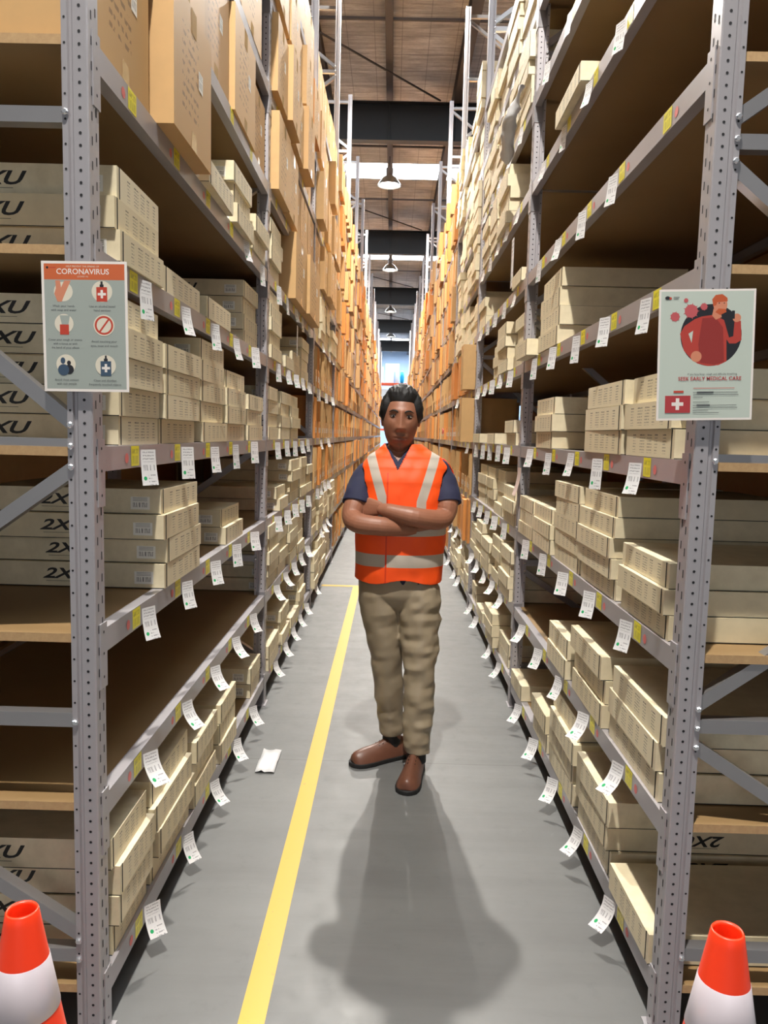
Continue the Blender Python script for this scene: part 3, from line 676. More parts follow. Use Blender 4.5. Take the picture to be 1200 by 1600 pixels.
def put_tag(s, k, lv, i, d):
    global ntag; ntag += 1
    v = random.randrange(3) if lv > 2 else (random.choice((0, 1)) if lv == 2 else random.choice((3, 4, 4))); y = POSTY[s](k) + .065 + d
    o = link('paper_tag', TG[s][v], None, (XF[s] - s * .0006, y, ZLS[s][lv] - random.uniform(.004, .02)), (0, 0, s * (random.uniform(.08, .35) if lv > 4 else random.uniform(.25, .6) if lv > 2 else random.uniform(.4, .8))))
    tag(o, 'white printed paper tag, %s along beam of %s shelf, %s bay, %s rack' % (ORD[i], SHELF[lv], ORD[k], SIDE[s]), 'tag', 'white paper tags hanging from the %s rack beams' % SIDE[s])
for s in (-1, 1):
    for k in range(5):
        for lv in range(9):
            if s < 0 and lv >= 6: continue
            if s < 0 and k == 0 and lv == 5:
                put_tag(s, k, lv, 0, 1.75); put_tag(s, k, lv, 1, 2.2); continue
            if k >= 3 or (k == 2 and lv > 5): continue
            for i, d in enumerate(DIV[s]):
                if s > 0 and k == 0 and ((lv == 5 and i < 1) or lv > 7): continue
                if k >= 2 and random.random() < .5: continue
                if lv == 0 and random.random() < .1: continue
                if ntag < 298: put_tag(s, k, lv, i, d + .078)

# grey polythene bag hanging over a high beam of the right rack
def blob(name, mat, path, radii, squash, parent=None, nz=.25, fr=9, seg=20, sub=True):
    b = MB(); rg = []
    for (p, r) in zip(path, radii):
        p = Vector(p); ring = []
        for i in range(seg):
            t = 2 * PI * i / seg; q = Vector((p.x + squash * r * math.cos(t), p.y + r * math.sin(t), p.z)); q += (q - p) * nz * noise.noise(q * fr); ring.append(q)
        rg.append(ring)
    b.rings(rg); return b.build(name, mat, parent, smooth=True)
pth = [(0.675 - .03 * math.sin(t * 3), 4.48 + .42 * t, 3.545 - .27 * t) for t in [i / 14 for i in range(15)]]
tag(blob('plastic_bag', M_plastic, pth, [.03, .015, .03, .04, .055, .05, .07, .075, .065, .08, .075, .065, .07, .05, .02], .6, None, .55, 13, 28), 'crumpled grey plastic bag drooping over a high right beam', 'bag')
# long paper strip hanging in the second left bay
b = MB(); b.box((-.001, -.03, -.22), (.001, .03, 0)); tag(b.build('long_paper_strip', M_tag, None, (-.70, 5.6, 2.36)), 'long narrow white paper strip hanging from sixth left beam, second bay', 'tag')
b = MB(); b.box((-.001, -.03, -.30), (.001, .05, 0)); tag(b.build('long_paper_strip', M_tag, None, (.735, 4.95, 2.84)), 'long white paper strip hanging below a high right beam', 'tag')
# larger pale sheet at the eye-level right beam
b = MB()
for i in range(8):
    t0, t1 = i / 8, (i + 1) / 8; f_ = lambda t: .004 + .03 * t * t
    b.quad([(-f_(t0), 0, -.16 * t0), (-f_(t0), .11, -.16 * t0), (-f_(t1), .11, -.16 * t1), (-f_(t1), 0, -.16 * t1)])
tag(b.build('paper_sheet', plain('pale_pink_paper', srgb(214, 192, 184), .5), None, (.738, 4.30, 1.425)), 'larger pale paper sheet hanging from the eye-level right beam beside the second post', 'paper')
# pink tape knot
b = MB()
for a in (0, 50, 100, 150, 20): b.bar((0, -.07 * math.cos(a), -.05 * math.sin(a)), (-.02, .07 * math.cos(a), .05 * math.sin(a)), .006, .016)
tag(b.build('pink_tape_knot', M_pink, None, (.735, 10.8, 1.66)), 'pink and white ribbon knot tied on bins of the right rack', 'ribbon')
# plastic wrapper lying on the floor by the left rack
b = MB(); rg = []
for i in range(6):
    rg.append([Vector((-.60 + .09 * u + .01 * noise.noise(Vector((i, u * 3, 1))), 3.42 + .05 * i, .006 + .02 * abs(noise.noise(Vector((i * .7, u * 4, 0)))))) for u in [j / 6 for j in range(7)]])
b.rings(rg, caps=False, closed=False); o = b.build('plastic_wrapper', M_plastic, smooth=True); solid(o, .001); tag(o, 'small clear plastic wrapper lying on the floor beside the left rack', 'litter')
# ------------------------------------------------------------------ traffic cones
M_cone = plain('orange_cone_plastic', srgb(255, 62, 24), 0.35, 0, 0.04)
M_refl = plain('reflective_band', srgb(226, 214, 220), 0.3, 0.1, 0.04)
M_rub = plain('black_rubber', srgb(30, 30, 30), 0.7, 0, 0.05)
def cone(x, y, label):
    r = empty('traffic_cone', (x, y, 0), label, 'traffic cone', 'orange traffic cones at the aisle entrance')
    rr = lambda z: .0285 + (.70 - z) * .172
    b = MB(); b.lathe([(rr(.03), .03)] + [(rr(z), z) for z in (.2, .35, .5, .62, .68)] + [(rr(.697), .697), (rr(.70) - .002, .701), (rr(.69) - .006, .694), (rr(.6) - .006, .60), (rr(.3) - .006, .30), (rr(.04) - .006, .04)], seg=48, caps=(False, False)); b.build('cone_body', M_cone, r, smooth=True)
    for z0, z1 in ((.505, .605), (.22, .34)):
        b = MB(); b.lathe([(rr(z0) + .0004, z0), (rr(z0) + .0012, z0 + .001), (rr(z1) + .0012, z1 - .001), (rr(z1) + .0004, z1)], seg=48, caps=(False, False)); b.build('reflective_collar', M_refl, r, smooth=True)
    b = MB(); b.box((-.18, -.18, 0), (.18, .18, .03)); bevel(b.build('base', M_rub, r), .008)
cone(-.662, 1.323, 'orange traffic cone with white band in front of the left rack'); cone(.641, 1.323, 'orange traffic cone with white band in front of the right rack')

# ------------------------------------------------------------------ posters
PM = {k: plain('poster_' + k, c, .28, 0, .015) for k, c in dict(white=srgb(240, 232, 226), orange=srgb(206, 104, 62), grey=srgb(164, 172, 166), cream=srgb(226, 218, 200), red=srgb(196, 70, 52), skin=srgb(214, 138, 108), navy=srgb(64, 84, 106),
      black=srgb(38, 38, 44), text=srgb(84, 86, 88), mint=srgb(196, 206, 196), crimson=srgb(180, 62, 66), hair=srgb(196, 92, 54), jumper=srgb(184, 66, 56), shade=srgb(150, 52, 48), rose=srgb(196, 92, 96)).items()}
PK_ = list(PM)
class Poster:
    """sheet drawn in its own plane, centimetres from the lower left corner"""
    def __init__(s, w, h): s.b = MB(); s.w = w; s.h = h; s.k = 0; s.b.box((0, 0, 0), (w / 100, .0008, h / 100), 0)
    def poly(s, pts, c):
        s.k += 1; y = -.000014 * s.k
        s.b.quad([(x / 100, y, z / 100) for x, z in pts], PK_.index(c))
    def rect(s, x0, z0, x1, z1, c): s.poly([(x0, z0), (x1, z0), (x1, z1), (x0, z1)], c)
    def circ(s, x, z, r, c, n=32, rx=None): s.poly([(x + (rx or r) * math.cos(2 * PI * i / n), z + r * math.sin(2 * PI * i / n)) for i in range(n)], c)
    def ring(s, x, z, r0, r1, c, n=32):
        s.k += 1; y = -.000014 * s.k
        for i in range(n):
            a, d = 2 * PI * i / n, 2 * PI * (i + 1) / n
            s.b.quad([((x + r * math.cos(t)) / 100, y, (z + r * math.sin(t)) / 100) for r, t in ((r0, a), (r1, a), (r1, d), (r0, d))], PK_.index(c))
    def text(s, x, z, body, size, c, off=0.0, sx=1.0):
        s.k += 1; put_text(s.b, text_faces(body, size / 100, offset=off, sx=sx), (x / 100, -.000014 * s.k, z / 100), (1, 0, 0), (0, 0, 1), PK_.index(c))
    def cross(s, x, z, r, t, c): s.rect(x - r, z - t, x + r, z + t, c); s.rect(x - t, z - r, x + t, z + r, c)
    def build(s, label, loc, rot, rz=0):
        o = s.b.build('poster', [PM[k] for k in PK_], None, loc); o.rotation_euler = (0, rot, rz); return tag(o, label, 'poster')
p = Poster(19.9, 29.8)
p.rect(.6, .6, 19.3, 29.2, 'grey'); p.rect(.6, 25.6, 19.3, 29.2, 'orange')
p.text(9.6, 27.4, 'CORONAVIRUS', 1.75, 'white', .0002); p.text(9.6, 28.6, 'HELP PREVENT THE SPREAD OF', .55, 'cream'); p.text(9.6, 26.3, '(COVID-19)', .5, 'cream'); p.circ(1.4, 28.3, .28, 'black'); p.rect(1.9, 28.2, 3.4, 28.4, 'red')
cx0, cx1 = 5.0, 14.0
p.circ(cx0, 22.9, 2.2, 'cream'); p.poly([(2.9, 22.4), (3.6, 20.6), (4.6, 20.6), (5.2, 22), (6.8, 25.4), (5.3, 25.4), (4.5, 23.8), (4.3, 25.4), (3.2, 25.4), (3.3, 23.6)], 'skin')
p.circ(cx1, 23.0, 2.4, 'cream'); p.rect(12.7, 20.7, 15.2, 24.0, 'red'); p.rect(13.5, 24, 14.4, 24.6, 'black'); p.rect(13.7, 24.6, 14.2, 25.3, 'black'); p.cross(13.95, 22.4, .95, .28, 'white')
p.text(cx0, 19.6, 'Wash your hands', .72, 'text'); p.text(cx0, 18.7, 'with soap and water', .72, 'text'); p.text(cx1, 19.6, 'Use an alcohol based', .72, 'text'); p.text(cx1, 18.7, 'hand sanitiser', .72, 'text')
p.circ(cx0, 15.6, 2.2, 'cream'); p.poly([(4.0, 17.5), (4.5, 15.3), (6.0, 15.3), (6.4, 17.5)], 'grey'); p.rect(4.0, 13.1, 6.1, 15.4, 'red')
p.circ(cx1 + .3, 15.3, 2.45, 'cream'); p.ring(cx1 + .3, 15.3, 1.7, 2.15, 'red'); p.poly([(13.0, 13.8), (13.3, 13.5), (15.7, 16.7), (15.4, 17.0)], 'red')
p.text(cx0 + .2, 11.9, 'Cover your cough or sneeze', .68, 'text'); p.text(cx0 + .2, 11.0, 'with a tissue or with', .68, 'text'); p.text(cx0 + .2, 10.1, 'the bend of your elbow', .68, 'text')
p.text(cx1 + .3, 11.6, 'Avoid touching your', .72, 'text'); p.text(cx1 + .3, 10.6, 'eyes, nose and mouth', .72, 'text')
p.circ(cx0 + .2, 6.3, 2.25, 'cream'); p.circ(5.9, 5.1, 1.1, 'black'); p.circ(5.9, 6.6, .55, 'black', rx=.45); p.circ(4.6, 5.0, 1.3, 'navy'); p.circ(4.5, 7.1, .75, 'navy', rx=.55)
p.circ(cx1 + .5, 6.1, 2.4, 'cream'); p.rect(13.3, 3.7, 15.8, 7.1, 'navy'); p.rect(14.1, 7.1, 15.0, 7.7, 'black'); p.rect(14.35, 7.7, 14.8, 8.4, 'black'); p.cross(14.55, 5.5, .95, .28, 'white')
p.text(cx0 + .3, 2.7, 'Avoid close contact', .7, 'text'); p.text(cx0 + .3, 1.8, 'with sick people', .7, 'text'); p.text(cx1 + .3, 2.6, 'Clean and disinfect', .7, 'text'); p.text(cx1 + .3, 1.7, 'frequently touched objects', .7, 'text')
p.build('laminated coronavirus hygiene poster with orange heading taped to the left post', (-.817, 1.800, 1.673), math.radians(-.6))
p = Poster(23.0, 31.0)
p.rect(.5, .5, 22.5, 30.5, 'mint')
p.circ(12.6, 20.2, 7.3, 'black', 48)
p.poly([(5.2, 20.6), (6.2, 22.4), (8.6, 24.0), (10.2, 24.6), (13.2, 25.0), (15.6, 23.7), (16.9, 19.6), (17.9, 19.9), (18.1, 23.5), (19.6, 23.5), (19.9, 19.0), (18.6, 18.2), (17.0, 18.2), (16.3, 19.2), (16.5, 14.0), (14.6, 13.1), (12, 12.9), (9.6, 13.5), (8.4, 14.3), (6.2, 16.6)], 'jumper')
p.poly([(10.4, 24.2), (13.5, 24.4), (15.4, 22), (15.9, 13.8), (13.6, 13.2), (10.2, 13.7), (9.6, 18)], 'shade'); p.poly([(7.2, 20.6), (8.3, 21.3), (8.0, 18.4)], 'mint'); p.circ(9.2, 15.2, 1.3, 'skin')
p.poly([(13.0, 26.4), (14.6, 26.2), (15.0, 24.4), (13.6, 23.8), (12.7, 24.8)], 'skin'); p.circ(14.6, 27.3, 2.0, 'skin', rx=1.65); p.poly([(12.9, 27.0), (12.6, 28.6), (13.4, 29.6), (15.0, 29.8), (16.2, 28.9), (16.3, 28.1), (13.8, 27.9), (13.6, 27.2)], 'hair'); p.poly([(13.4, 25.6), (14.6, 24.9), (16.1, 25.6), (15.9, 26.3), (14.2, 26.4)], 'hair')
p.circ(18.6, 24.2, 1.0, 'skin'); p.rect(17.4, 24.0, 18.1, 25.9, 'black'); p.circ(14.3, 27.7, .14, 'black'); p.circ(15.5, 27.7, .14, 'black')
for x, z, r in ((7.7, 25.9, 1.55), (3.9, 24.6, 1.05), (6.4, 28.4, .5), (10.7, 26.9, .8)):
    p.circ(x, z, r, 'rose')
    for i in range(9):
        a = 2 * PI * i / 9; p.poly([(x + r * .9 * math.cos(a - .12), z + r * .9 * math.sin(a - .12)), (x + r * 1.3 * math.cos(a), z + r * 1.3 * math.sin(a)), (x + r * .9 * math.cos(a + .12), z + r * .9 * math.sin(a + .12))], 'rose')
p.circ(2.0, 29.0, .4, 'black', rx=.6); p.circ(2.7, 28.9, .3, 'red'); p.rect(3.4, 29.1, 4.8, 29.25, 'text'); p.rect(3.4, 28.7, 4.6, 28.85, 'text')
p.text(13.2, 11.0, 'If you have fever, cough and difficulty breathing,', .62, 'text'); p.text(12.6, 9.9, 'SEEK EARLY MEDICAL CARE', 1.22, 'crimson', .0002)
p.rect(2.0, 1.8, 8.1, 5.9, 'crimson'); p.rect(4.0, 6.6, 6.4, 7.1, 'red'); p.cross(5.0, 3.9, 1.4, .42, 'white')
for z, x1, c in ((7.6, 18.6, 'red'), (6.6, 19.4, 'text'), (6.0, 19.6, 'text'), (5.4, 11, 'text'), (4.3, 12.6, 'text'), (3.5, 19.2, 'text'), (2.9, 19.4, 'text'), (2.3, 12.4, 'text'), (1.7, 15, 'text')): p.rect(8.7, z, x1, z + .12, c)
p.rect(9.6, 6.45, 13.6, 6.85, 'text'); p.rect(9.6, 3.4, 12.8, 3.75, 'text')
p.build('laminated medical care poster of a coughing red-jumpered figure taped to the right post', (.640, 1.866, 1.641), math.radians(-2))

# ------------------------------------------------------------------ pallet shelf against the end wall
r = empty('pallet_rack', (0, 54, 0), 'orange-beamed pallet rack in front of the pale end wall', 'pallet rack')
for x in (-2.3, .1, .95):
    b = MB(); b.box((x - .05, 0, 0), (x + .05, .1, 6.0 if x < .5 else 4.2)); b.build('post', M_endwall, r)
for z in (1.9, 3.65, 5.09):
    b = MB(); b.box((-2.3, -.02, z), (.95, .06, z + .14)); b.box((-2.3, .9, z), (.95, 1.0, z + .14)); b.build('beam', plain('orange_rack_paint', srgb(236, 96, 60), .5), r)
M_wrap = plain('white_stretch_wrap', srgb(238, 236, 236), .35, 0, .04)
for i, (x0, x1, z0, h, l) in enumerate(((-.55, .42, 5.235, 1.35, 'white shrink-wrapped pallet on top of the far orange pallet rack'), (-1.7, -.7, 5.235, 1.1, 'second white wrapped pallet left of the tall one on the far rack'), (-1.6, .3, 3.795, 1.0, 'wide white wrapped pallet one level below on the far rack'))):
    b = MB(); b.box((x0, 0, 0), (x1, .9, h)); o = b.build('wrapped_pallet', M_wrap, None, (0, 54.12, z0 - .004)); bevel(o, .08, 3); tag(o, l, 'pallet')
b = MB(); b.lathe([(.10, 0), (.14, .1), (.16, .4), (.13, .75), (.03, .85)], seg=16); tag(b.build('blue_drum', plain('bright_blue_plastic', srgb(40, 160, 220), .4), None, (.62, 54.02, 5.231), smooth=True), 'tall rounded blue object standing right of the far wrapped pallets', 'container')

# ------------------------------------------------------------------ the person
M_skin = None
def skinmat():
    t = NT('skin'); co = t.coord(); x, y, z = t.xyz(co); n = t.noise(co, 30, 4)
    c = t.mix(n, srgb(134, 88, 66), srgb(154, 103, 80))
    def g(cx, cz, sx, sz, h=1.0):
        dx = t.m('DIVIDE', t.m('SUBTRACT', x, cx), sx); dz = t.m('DIVIDE', t.m('SUBTRACT', z, cz), sz)
        return t.m('MULTIPLY', h, t.m('EXPONENT', t.m('MULTIPLY', -1.0, t.m('ADD', t.m('MULTIPLY', dx, dx), t.m('MULTIPLY', dz, dz)))))
    fr = t.m('LESS_THAN', y, HEAD[1] - .045)
    c = t.mix(t.m('MULTIPLY', fr, t.m('MINIMUM', 1.0, g(HEAD[0], HEAD[2] - .0915, .026, .0085, 1.2))), c, srgb(128, 72, 62))
    for sx in (-1, 1): c = t.mix(t.m('MULTIPLY', fr, g(HEAD[0] + sx * .033, HEAD[2] + .001, .019, .013, .6)), c, srgb(84, 52, 40))  # eye socket shade painted into the skin colour
    c = t.mix(t.m('MULTIPLY', fr, g(HEAD[0], HEAD[2] - .088, .05, .042, .3)), c, srgb(88, 62, 52))
    return t.out(c, 0.48, Subsurface_Weight=.0)
HEAD = (.038, 3.335, 1.572)
M_skin = skinmat()
M_hair = plain('black_hair', srgb(20, 17, 17), .6, 0, .05, 60)
M_navy = plain('navy_polo_cloth', srgb(30, 33, 62), .8, 0, .08, 40)
M_vest = plain('orange_safety_fabric', srgb(255, 84, 12), .62, 0, .03, 20)
M_band = plain('silver_reflective_tape', srgb(186, 178, 166), .35, .15, .05, 30)
M_trou = plain('khaki_trouser_cloth', srgb(148, 134, 112), .36, 0, .06, 25)
M_shoe = plain('brown_leather', srgb(104, 66, 50), .42, 0, .12, 30)
M_sole = plain('black_sole', srgb(24, 22, 22), .6, 0, .02)
M_eye = plain('eye_white', srgb(168, 158, 150), .2, 0, .02); M_iris = plain('dark_iris', srgb(34, 22, 18), .15, 0, .02)

def tube(b, pts, seg=20, mi=0, caps=True, fold=0.0, ff=20, flat=None):
    """pts: (x,y,z,r[,r2]) joints, smoothed by Catmull-Rom; rings face along the path"""
    P = [Vector(p[:3]) for p in pts]; Rr = [(p[3], p[4] if len(p) > 4 else p[3]) for p in pts]; out = []
    N = 5
    for i in range(len(P) - 1):
        p0 = P[max(i - 1, 0)]; p1 = P[i]; p2 = P[i + 1]; p3 = P[min(i + 2, len(P) - 1)]
        for j in range(N + (1 if i == len(P) - 2 else 0)):
            t = j / N; q = .5 * ((2 * p1) + (-p0 + p2) * t + (2 * p0 - 5 * p1 + 4 * p2 - p3) * t * t + (-p0 + 3 * p1 - 3 * p2 + p3) * t ** 3)
            w = t * t * (3 - 2 * t); out.append((q, Rr[i][0] * (1 - w) + Rr[i + 1][0] * w, Rr[i][1] * (1 - w) + Rr[i + 1][1] * w))
    rg = []; up = None
    for i, (q, ra, rb) in enumerate(out):
        d = (out[min(i + 1, len(out) - 1)][0] - out[max(i - 1, 0)][0]).normalized()
        if up is None: up = Vector((1, 0, 0)) if abs(d.x) < .8 else Vector((0, 0, 1))
        a = (up - d * up.dot(d)).normalized(); up = a; c = d.cross(a)
        ring = []
        for k in range(seg):
            t = 2 * PI * k / seg; n = a * math.cos(t) + c * math.sin(t); p_ = q + a * ra * math.cos(t) + c * rb * math.sin(t)
            if fold: p_ += n * fold * (noise.noise(Vector((p_.x * ff * .4, p_.y * ff * .4, p_.z * ff))) + .5 * noise.noise(Vector((p_.x * ff, p_.y * ff, p_.z * ff * 1.7 + 5 * p_.x))))
            ring.append(p_)
        rg.append(ring)
    b.rings(rg, mi, caps)
def ell(b, c, r, seg=16, rot=None, mi=0):
    n = seg // 2; rg = []
    M3 = Matrix.Rotation(rot[0], 3, rot[1]) if rot else Matrix.Identity(3)
    for i in range(1, n):
        ph = PI * i / n; rg.append([Vector(c) + M3 @ Vector((r[0] * math.sin(ph) * math.cos(2 * PI * k / seg), r[1] * math.sin(ph) * math.sin(2 * PI * k / seg), -r[2] * math.cos(ph))) for k in range(seg)])
    b.rings(rg, mi)
def remesh(o, vox, sm=6, f=.5):
    m = o.modifiers.new('remesh', 'REMESH'); m.mode = 'VOXEL'; m.voxel_size = vox; m.use_smooth_shade = True
    if sm: s_ = o.modifiers.new('smooth', 'SMOOTH'); s_.iterations = sm; s_.factor = f
    return o
G = lambda x, s: math.exp(-(x / s) ** 2)
def head_point(d, grow=0.0):
    x, y, z = d; hx, hy, hz = .0765, .098, (.128 if z > 0 else .136)
    p = [hx * x, hy * y, hz * z]
    if z < 0: p[0] *= 1 - .13 * (-z) ** 2.2
    if z < -.2 and y > 0: p[1] *= 1 - .55 * (-z - .2)
    if y < 0: p[1] *= .94
    if z > .1: p[0] *= 1 + .05 * math.sin(min(1, (z - .1)) * PI)
    if y < 0:
        X, Z = p[0], p[2]; f = 0
        # cheeks, brow, sockets
        f += .006 * G(abs(X) - .040, .018) * G(Z + .030, .022); f += .0045 * G(Z - .027, .010) * G(abs(X) - .025, .03)
        f -= .0125 * G(abs(X) - .033, .016) * G(Z - .002, .013)
        # nose
        if -.062 < Z < .03:
            t = (.03 - Z) / .078; w = .0095 + .0085 * max(0, t) ** 2; h = .004 + .020 * min(1, max(0, t)) ** 1.1
            if Z < -.049: h *= max(0, 1 - (-.049 - Z) / .013) ** .8
            f += h * G(X, w)
        f += .006 * G(abs(X) - .014, .007) * G(Z + .045, .009)
        # lips and chin
        f += .0075 * G(X, .034) * G(Z + .084, .018); f += .0035 * G(X, .022) * (G(Z + .0775, .0045) + 1.15 * G(Z + .0915, .006)); f -= .0062 * G(X, .026) * G(Z + .084 - .25 * abs(X) ** 1.3, .0028)
        f += .007 * G(X, .022) * G(Z + .122, .016); f -= .003 * G(X, .02) * G(Z + .105, .006)
        p[1] -= f
    if p[2] < -.01: p[2] = -.01 + (p[2] + .01) * 1.085
    v = Vector(p)
    if grow: v += Vector(d).normalized() * grow
    return v
def head_grid(b, sel=None, grow=None, nu=96, nv=72, mi=0):
    base = len(b.v); idx = {}
    tilt = Matrix.Rotation(math.radians(2.5), 3, 'Y') @ Matrix.Rotation(math.radians(-4), 3, 'X')
    for j in range(nv + 1):
        ph = PI * j / nv
        for i in range(nu):
            th = 2 * PI * i / nu; d = (math.sin(ph) * math.cos(th), math.sin(ph) * math.sin(th), -math.cos(ph))
            g = grow(d) if grow else 0; b.v.append(tuple(Vector(HEAD) + tilt @ head_point(d, g)))
    for j in range(nv):
        for i in range(nu):
            k = (i + 1) % nu; b.f.append((base + j * nu + i, base + j * nu + k, base + (j + 1) * nu + k, base + (j + 1) * nu + i)); b.m.append(mi)

per = empty('person', (.045 * 1.06, 3.36 * 1.06, 0), 'man in orange reflective vest and khaki trousers standing with crossed arms', 'person')
per.scale = (1.06, 1.06, 1.06)
def pchild(o): o.parent = per; o.matrix_parent_inverse = Matrix.Translation((-.045, -3.36, 0)); return o
BX, BY = .052, 3.36     # axis of the trunk
# body: head, neck, trunk, arms, hands and legs run into one skin
b = MB(); head_grid(b)
hx, hy, hz = HEAD
for s in (-1, 1): ell(b, (hx + s * .079, hy + .008, hz - .006), (.008, .018, .031), 14)
tube(b, [(hx + .003, hy + .035, hz - .06, .055), (hx + .008, hy + .045, hz - .12, .056, .058), (BX - .005, BY + .012, 1.415, .062, .064), (BX, BY + .01, 1.38, .09, .075)], 24)
def trunk_rings(rows, seg=64, p=2.4):
    rg = []
    for z, cx, cy, rx, ry in rows:
        ring = []
        for k in range(seg):
            t = 2 * PI * k / seg; c, s_ = math.cos(t), math.sin(t)
            ring.append(Vector((cx + rx * abs(c) ** (2 / p) * (1 if c > 0 else -1), cy + ry * abs(s_) ** (2 / p) * (1 if s_ > 0 else -1), z)))
        rg.append(ring)
    return rg
def interp(rows, n):
    out = []
    for i in range(n + 1):
        z = rows[0][0] + (rows[-1][0] - rows[0][0]) * i / n
        for a, c in zip(rows, rows[1:]):
            if a[0] <= z <= c[0] + 1e-9: t = (z - a[0]) / (c[0] - a[0]); t2 = t * t * (3 - 2 * t) * .4 + t * .6; out.append(tuple(a[q] + (c[q] - a[q]) * t2 for q in range(5))); break
    out = [(rows[0][0] + (rows[-1][0] - rows[0][0]) * i / n, *o_[1:]) for i, o_ in enumerate(out)]
    return out
ROWS = [(.84, .052, 3.37, .160, .110), (.95, .052, 3.365, .158, .118), (1.07, .052, 3.36, .162, .122), (1.2, .055, 3.36, .172, .120), (1.30, .058, 3.36, .180, .112), (1.36, .060, 3.365, .172, .098), (1.40, .060, 3.37, .140, .080), (1.435, .052, 3.375, .085, .066), (1.46, .048, 3.378, .060, .058)]
b.rings(trunk_rings(interp(ROWS, 40)))
# arms crossed: his left forearm (on the right in the view) lies over his right one
SL, SR = Vector((-.085, 3.375, 1.345)), Vector((.202, 3.375, 1.352))
EL, ER = Vector((-.160, 3.250, 1.148)), Vector((.238, 3.270, 1.165))
armL = [(*SL, .044), (-.125, 3.34, 1.28, .052), (-.148, 3.285, 1.205, .049), (*EL, .045), (-.128, 3.200, 1.126, .044), (-.04, 3.180, 1.118, .041), (.06, 3.212, 1.108, .034), (.112, 3.225, 1.106, .028, .022)]
armR = [(*SR, .044), (.232, 3.345, 1.29, .052), (.246, 3.29, 1.215, .049), (*ER, .045), (.205, 3.232, 1.146, .044), (.11, 3.178, 1.160, .041), (.01, 3.190, 1.180, .033), (-.040, 3.218, 1.190, .027, .021)]
tube(b, armL, 20); tube(b, armR, 20)
def hand(b, wrist, direction, palm_n, s, thumb_dir):
    w = Vector(wrist); d = Vector(direction).normalized(); n = Vector(palm_n).normalized(); side = d.cross(n).normalized()
    rg = []
    for t, hw, ht in ((0, .026, .018), (.025, .034, .017), (.06, .041, .015), (.085, .040, .013), (.095, .034, .011)):
        rg.append([w + d * t + side * hw * math.cos(2 * PI * k / 16) + n * ht * math.sin(2 * PI * k / 16) for k in range(16)])
    b.rings(rg)
    for i, (o_, L) in enumerate(((-.030, .066), (-.010, .076), (.010, .072), (.029, .058))):
        p0 = w + d * .078 + side * o_; p1 = w + d * (.088 + L * .42) + side * o_ * 1.1 + n * .006; p2 = w + d * (.088 + L * .72) + side * o_ * 1.12 + n * .022; p3 = w + d * (.088 + L * .86) + side * o_ * 1.12 + n * .040
        tube(b, [(*p0, .0092), (*p1, .0088), (*p2, .0080), (*p3, .0066)], 10)
    td = Vector(thumb_dir).normalized(); q0 = w + d * .022 + td * .022; q1 = q0 + d * .026 + td * .022; q2 = q1 + d * .026 + td * .010 + n * .004; q3 = q2 + d * .020 + n * .006
    tube(b, [(*q0, .013), (*q1, .0112), (*q2, .0098), (*q3, .0075)], 10)
hand(b, (.105, 3.225, 1.106), (.9, .25, .10), (0, .5, .9), 1, (0, -.6, .8))
hand(b, (-.036, 3.216, 1.190), (-.86, .48, .02), (0, .95, -.1), 1, (-.6, .6, .25))
# legs
LEGL = [(-.030, 3.375, .86, .088), (-.022, 3.375, .74, .082), (.000, 3.375, .54, .058), (.018, 3.40, .36, .056), (.038, 3.43, .18, .040), (.042, 3.44, .09, .038)]
LEGR = [(.128, 3.36, .86, .088), (.140, 3.35, .74, .084), (.150, 3.31, .54, .058), (.148, 3.30, .36, .056), (.148, 3.29, .18, .040), (.148, 3.285, .09, .038)]
tube(b, LEGL, 18); tube(b, LEGR, 18)
o = pchild(b.build('body', M_skin, smooth=True, fix=True)); remesh(o, .0024, 3, .5)
# eyes and brows
tiltM = Matrix.Rotation(math.radians(2.5), 3, 'Y') @ Matrix.Rotation(math.radians(-4), 3, 'X')
def hp(x, y, z): return Vector(HEAD) + tiltM @ Vector((x, y, z))
for s in (-1, 1):
    c = hp(s * .033, -.0722, .002); b = MB(); ell(b, c, (.0130, .0092, .0040), 18); e = pchild(b.build('eye', M_eye, smooth=True))
    b = MB(); ell(b, c + Vector((0, -.0073, 0)), (.0054, .0028, .0041), 14); i_ = b.build('iris', M_iris, smooth=True); i_.parent = e
    b = MB(); tube(b, [(*(c + Vector((-.0140, .002, -.0005))), .0012), (*(c + Vector((-.005, -.0080, .0055))), .0017), (*(c + Vector((.006, -.0080, .0055))), .0017), (*(c + Vector((.0145, .002, .001))), .0012)], 8); l_ = b.build('eyelid', M_hair, smooth=True); l_.parent = e
    b = MB(); q = [hp(s * .013, -.0905, .0185), hp(s * .024, -.0900, .0245), hp(s * .037, -.0840, .0265), hp(s * .052, -.0735, .0200)]
    tube(b, [(*q[0], .0030, .0016), (*q[1], .0036, .0018), (*q[2], .0032, .0018), (*q[3], .0016, .0012)], 8); pchild(b.build('eyebrow', M_hair, smooth=True))
# hair: thick short cap with a raised front
b = MB()
def hair_grow(d):
    x, y, z = d; line = .56 if y < 0 else .56 - 1.1 * y          # hairline height around the head
    if y < 0: line = .46 + .06 * (-y) - (.62 * max(0, abs(x) - .62) / .38) * (1 if y > -.75 else .3)
    if y >= 0: line = min(line, .50 - .62 * min(1, max(0, abs(x) - .62) / .38 + y * 1.4)) if abs(x) > .62 or y > .0 else line
    line = max(line, -.62)
    m = (z - line) / .20
    if m < 0: return -.012
    g = min(1, m); top = max(0, z)
    return g * (.0125 + .009 * top + .004 * abs(x) + .007 * G(y + .6, .4) * top) + g * .0045 * noise.noise(Vector((x * 9, y * 5, z * 7))) + g * .002 * noise.noise(Vector((x * 40, y * 12, z * 20)))
head_grid(b, grow=hair_grow, nu=160, nv=120); pchild(b.build('hair', M_hair, smooth=True, fix=True))
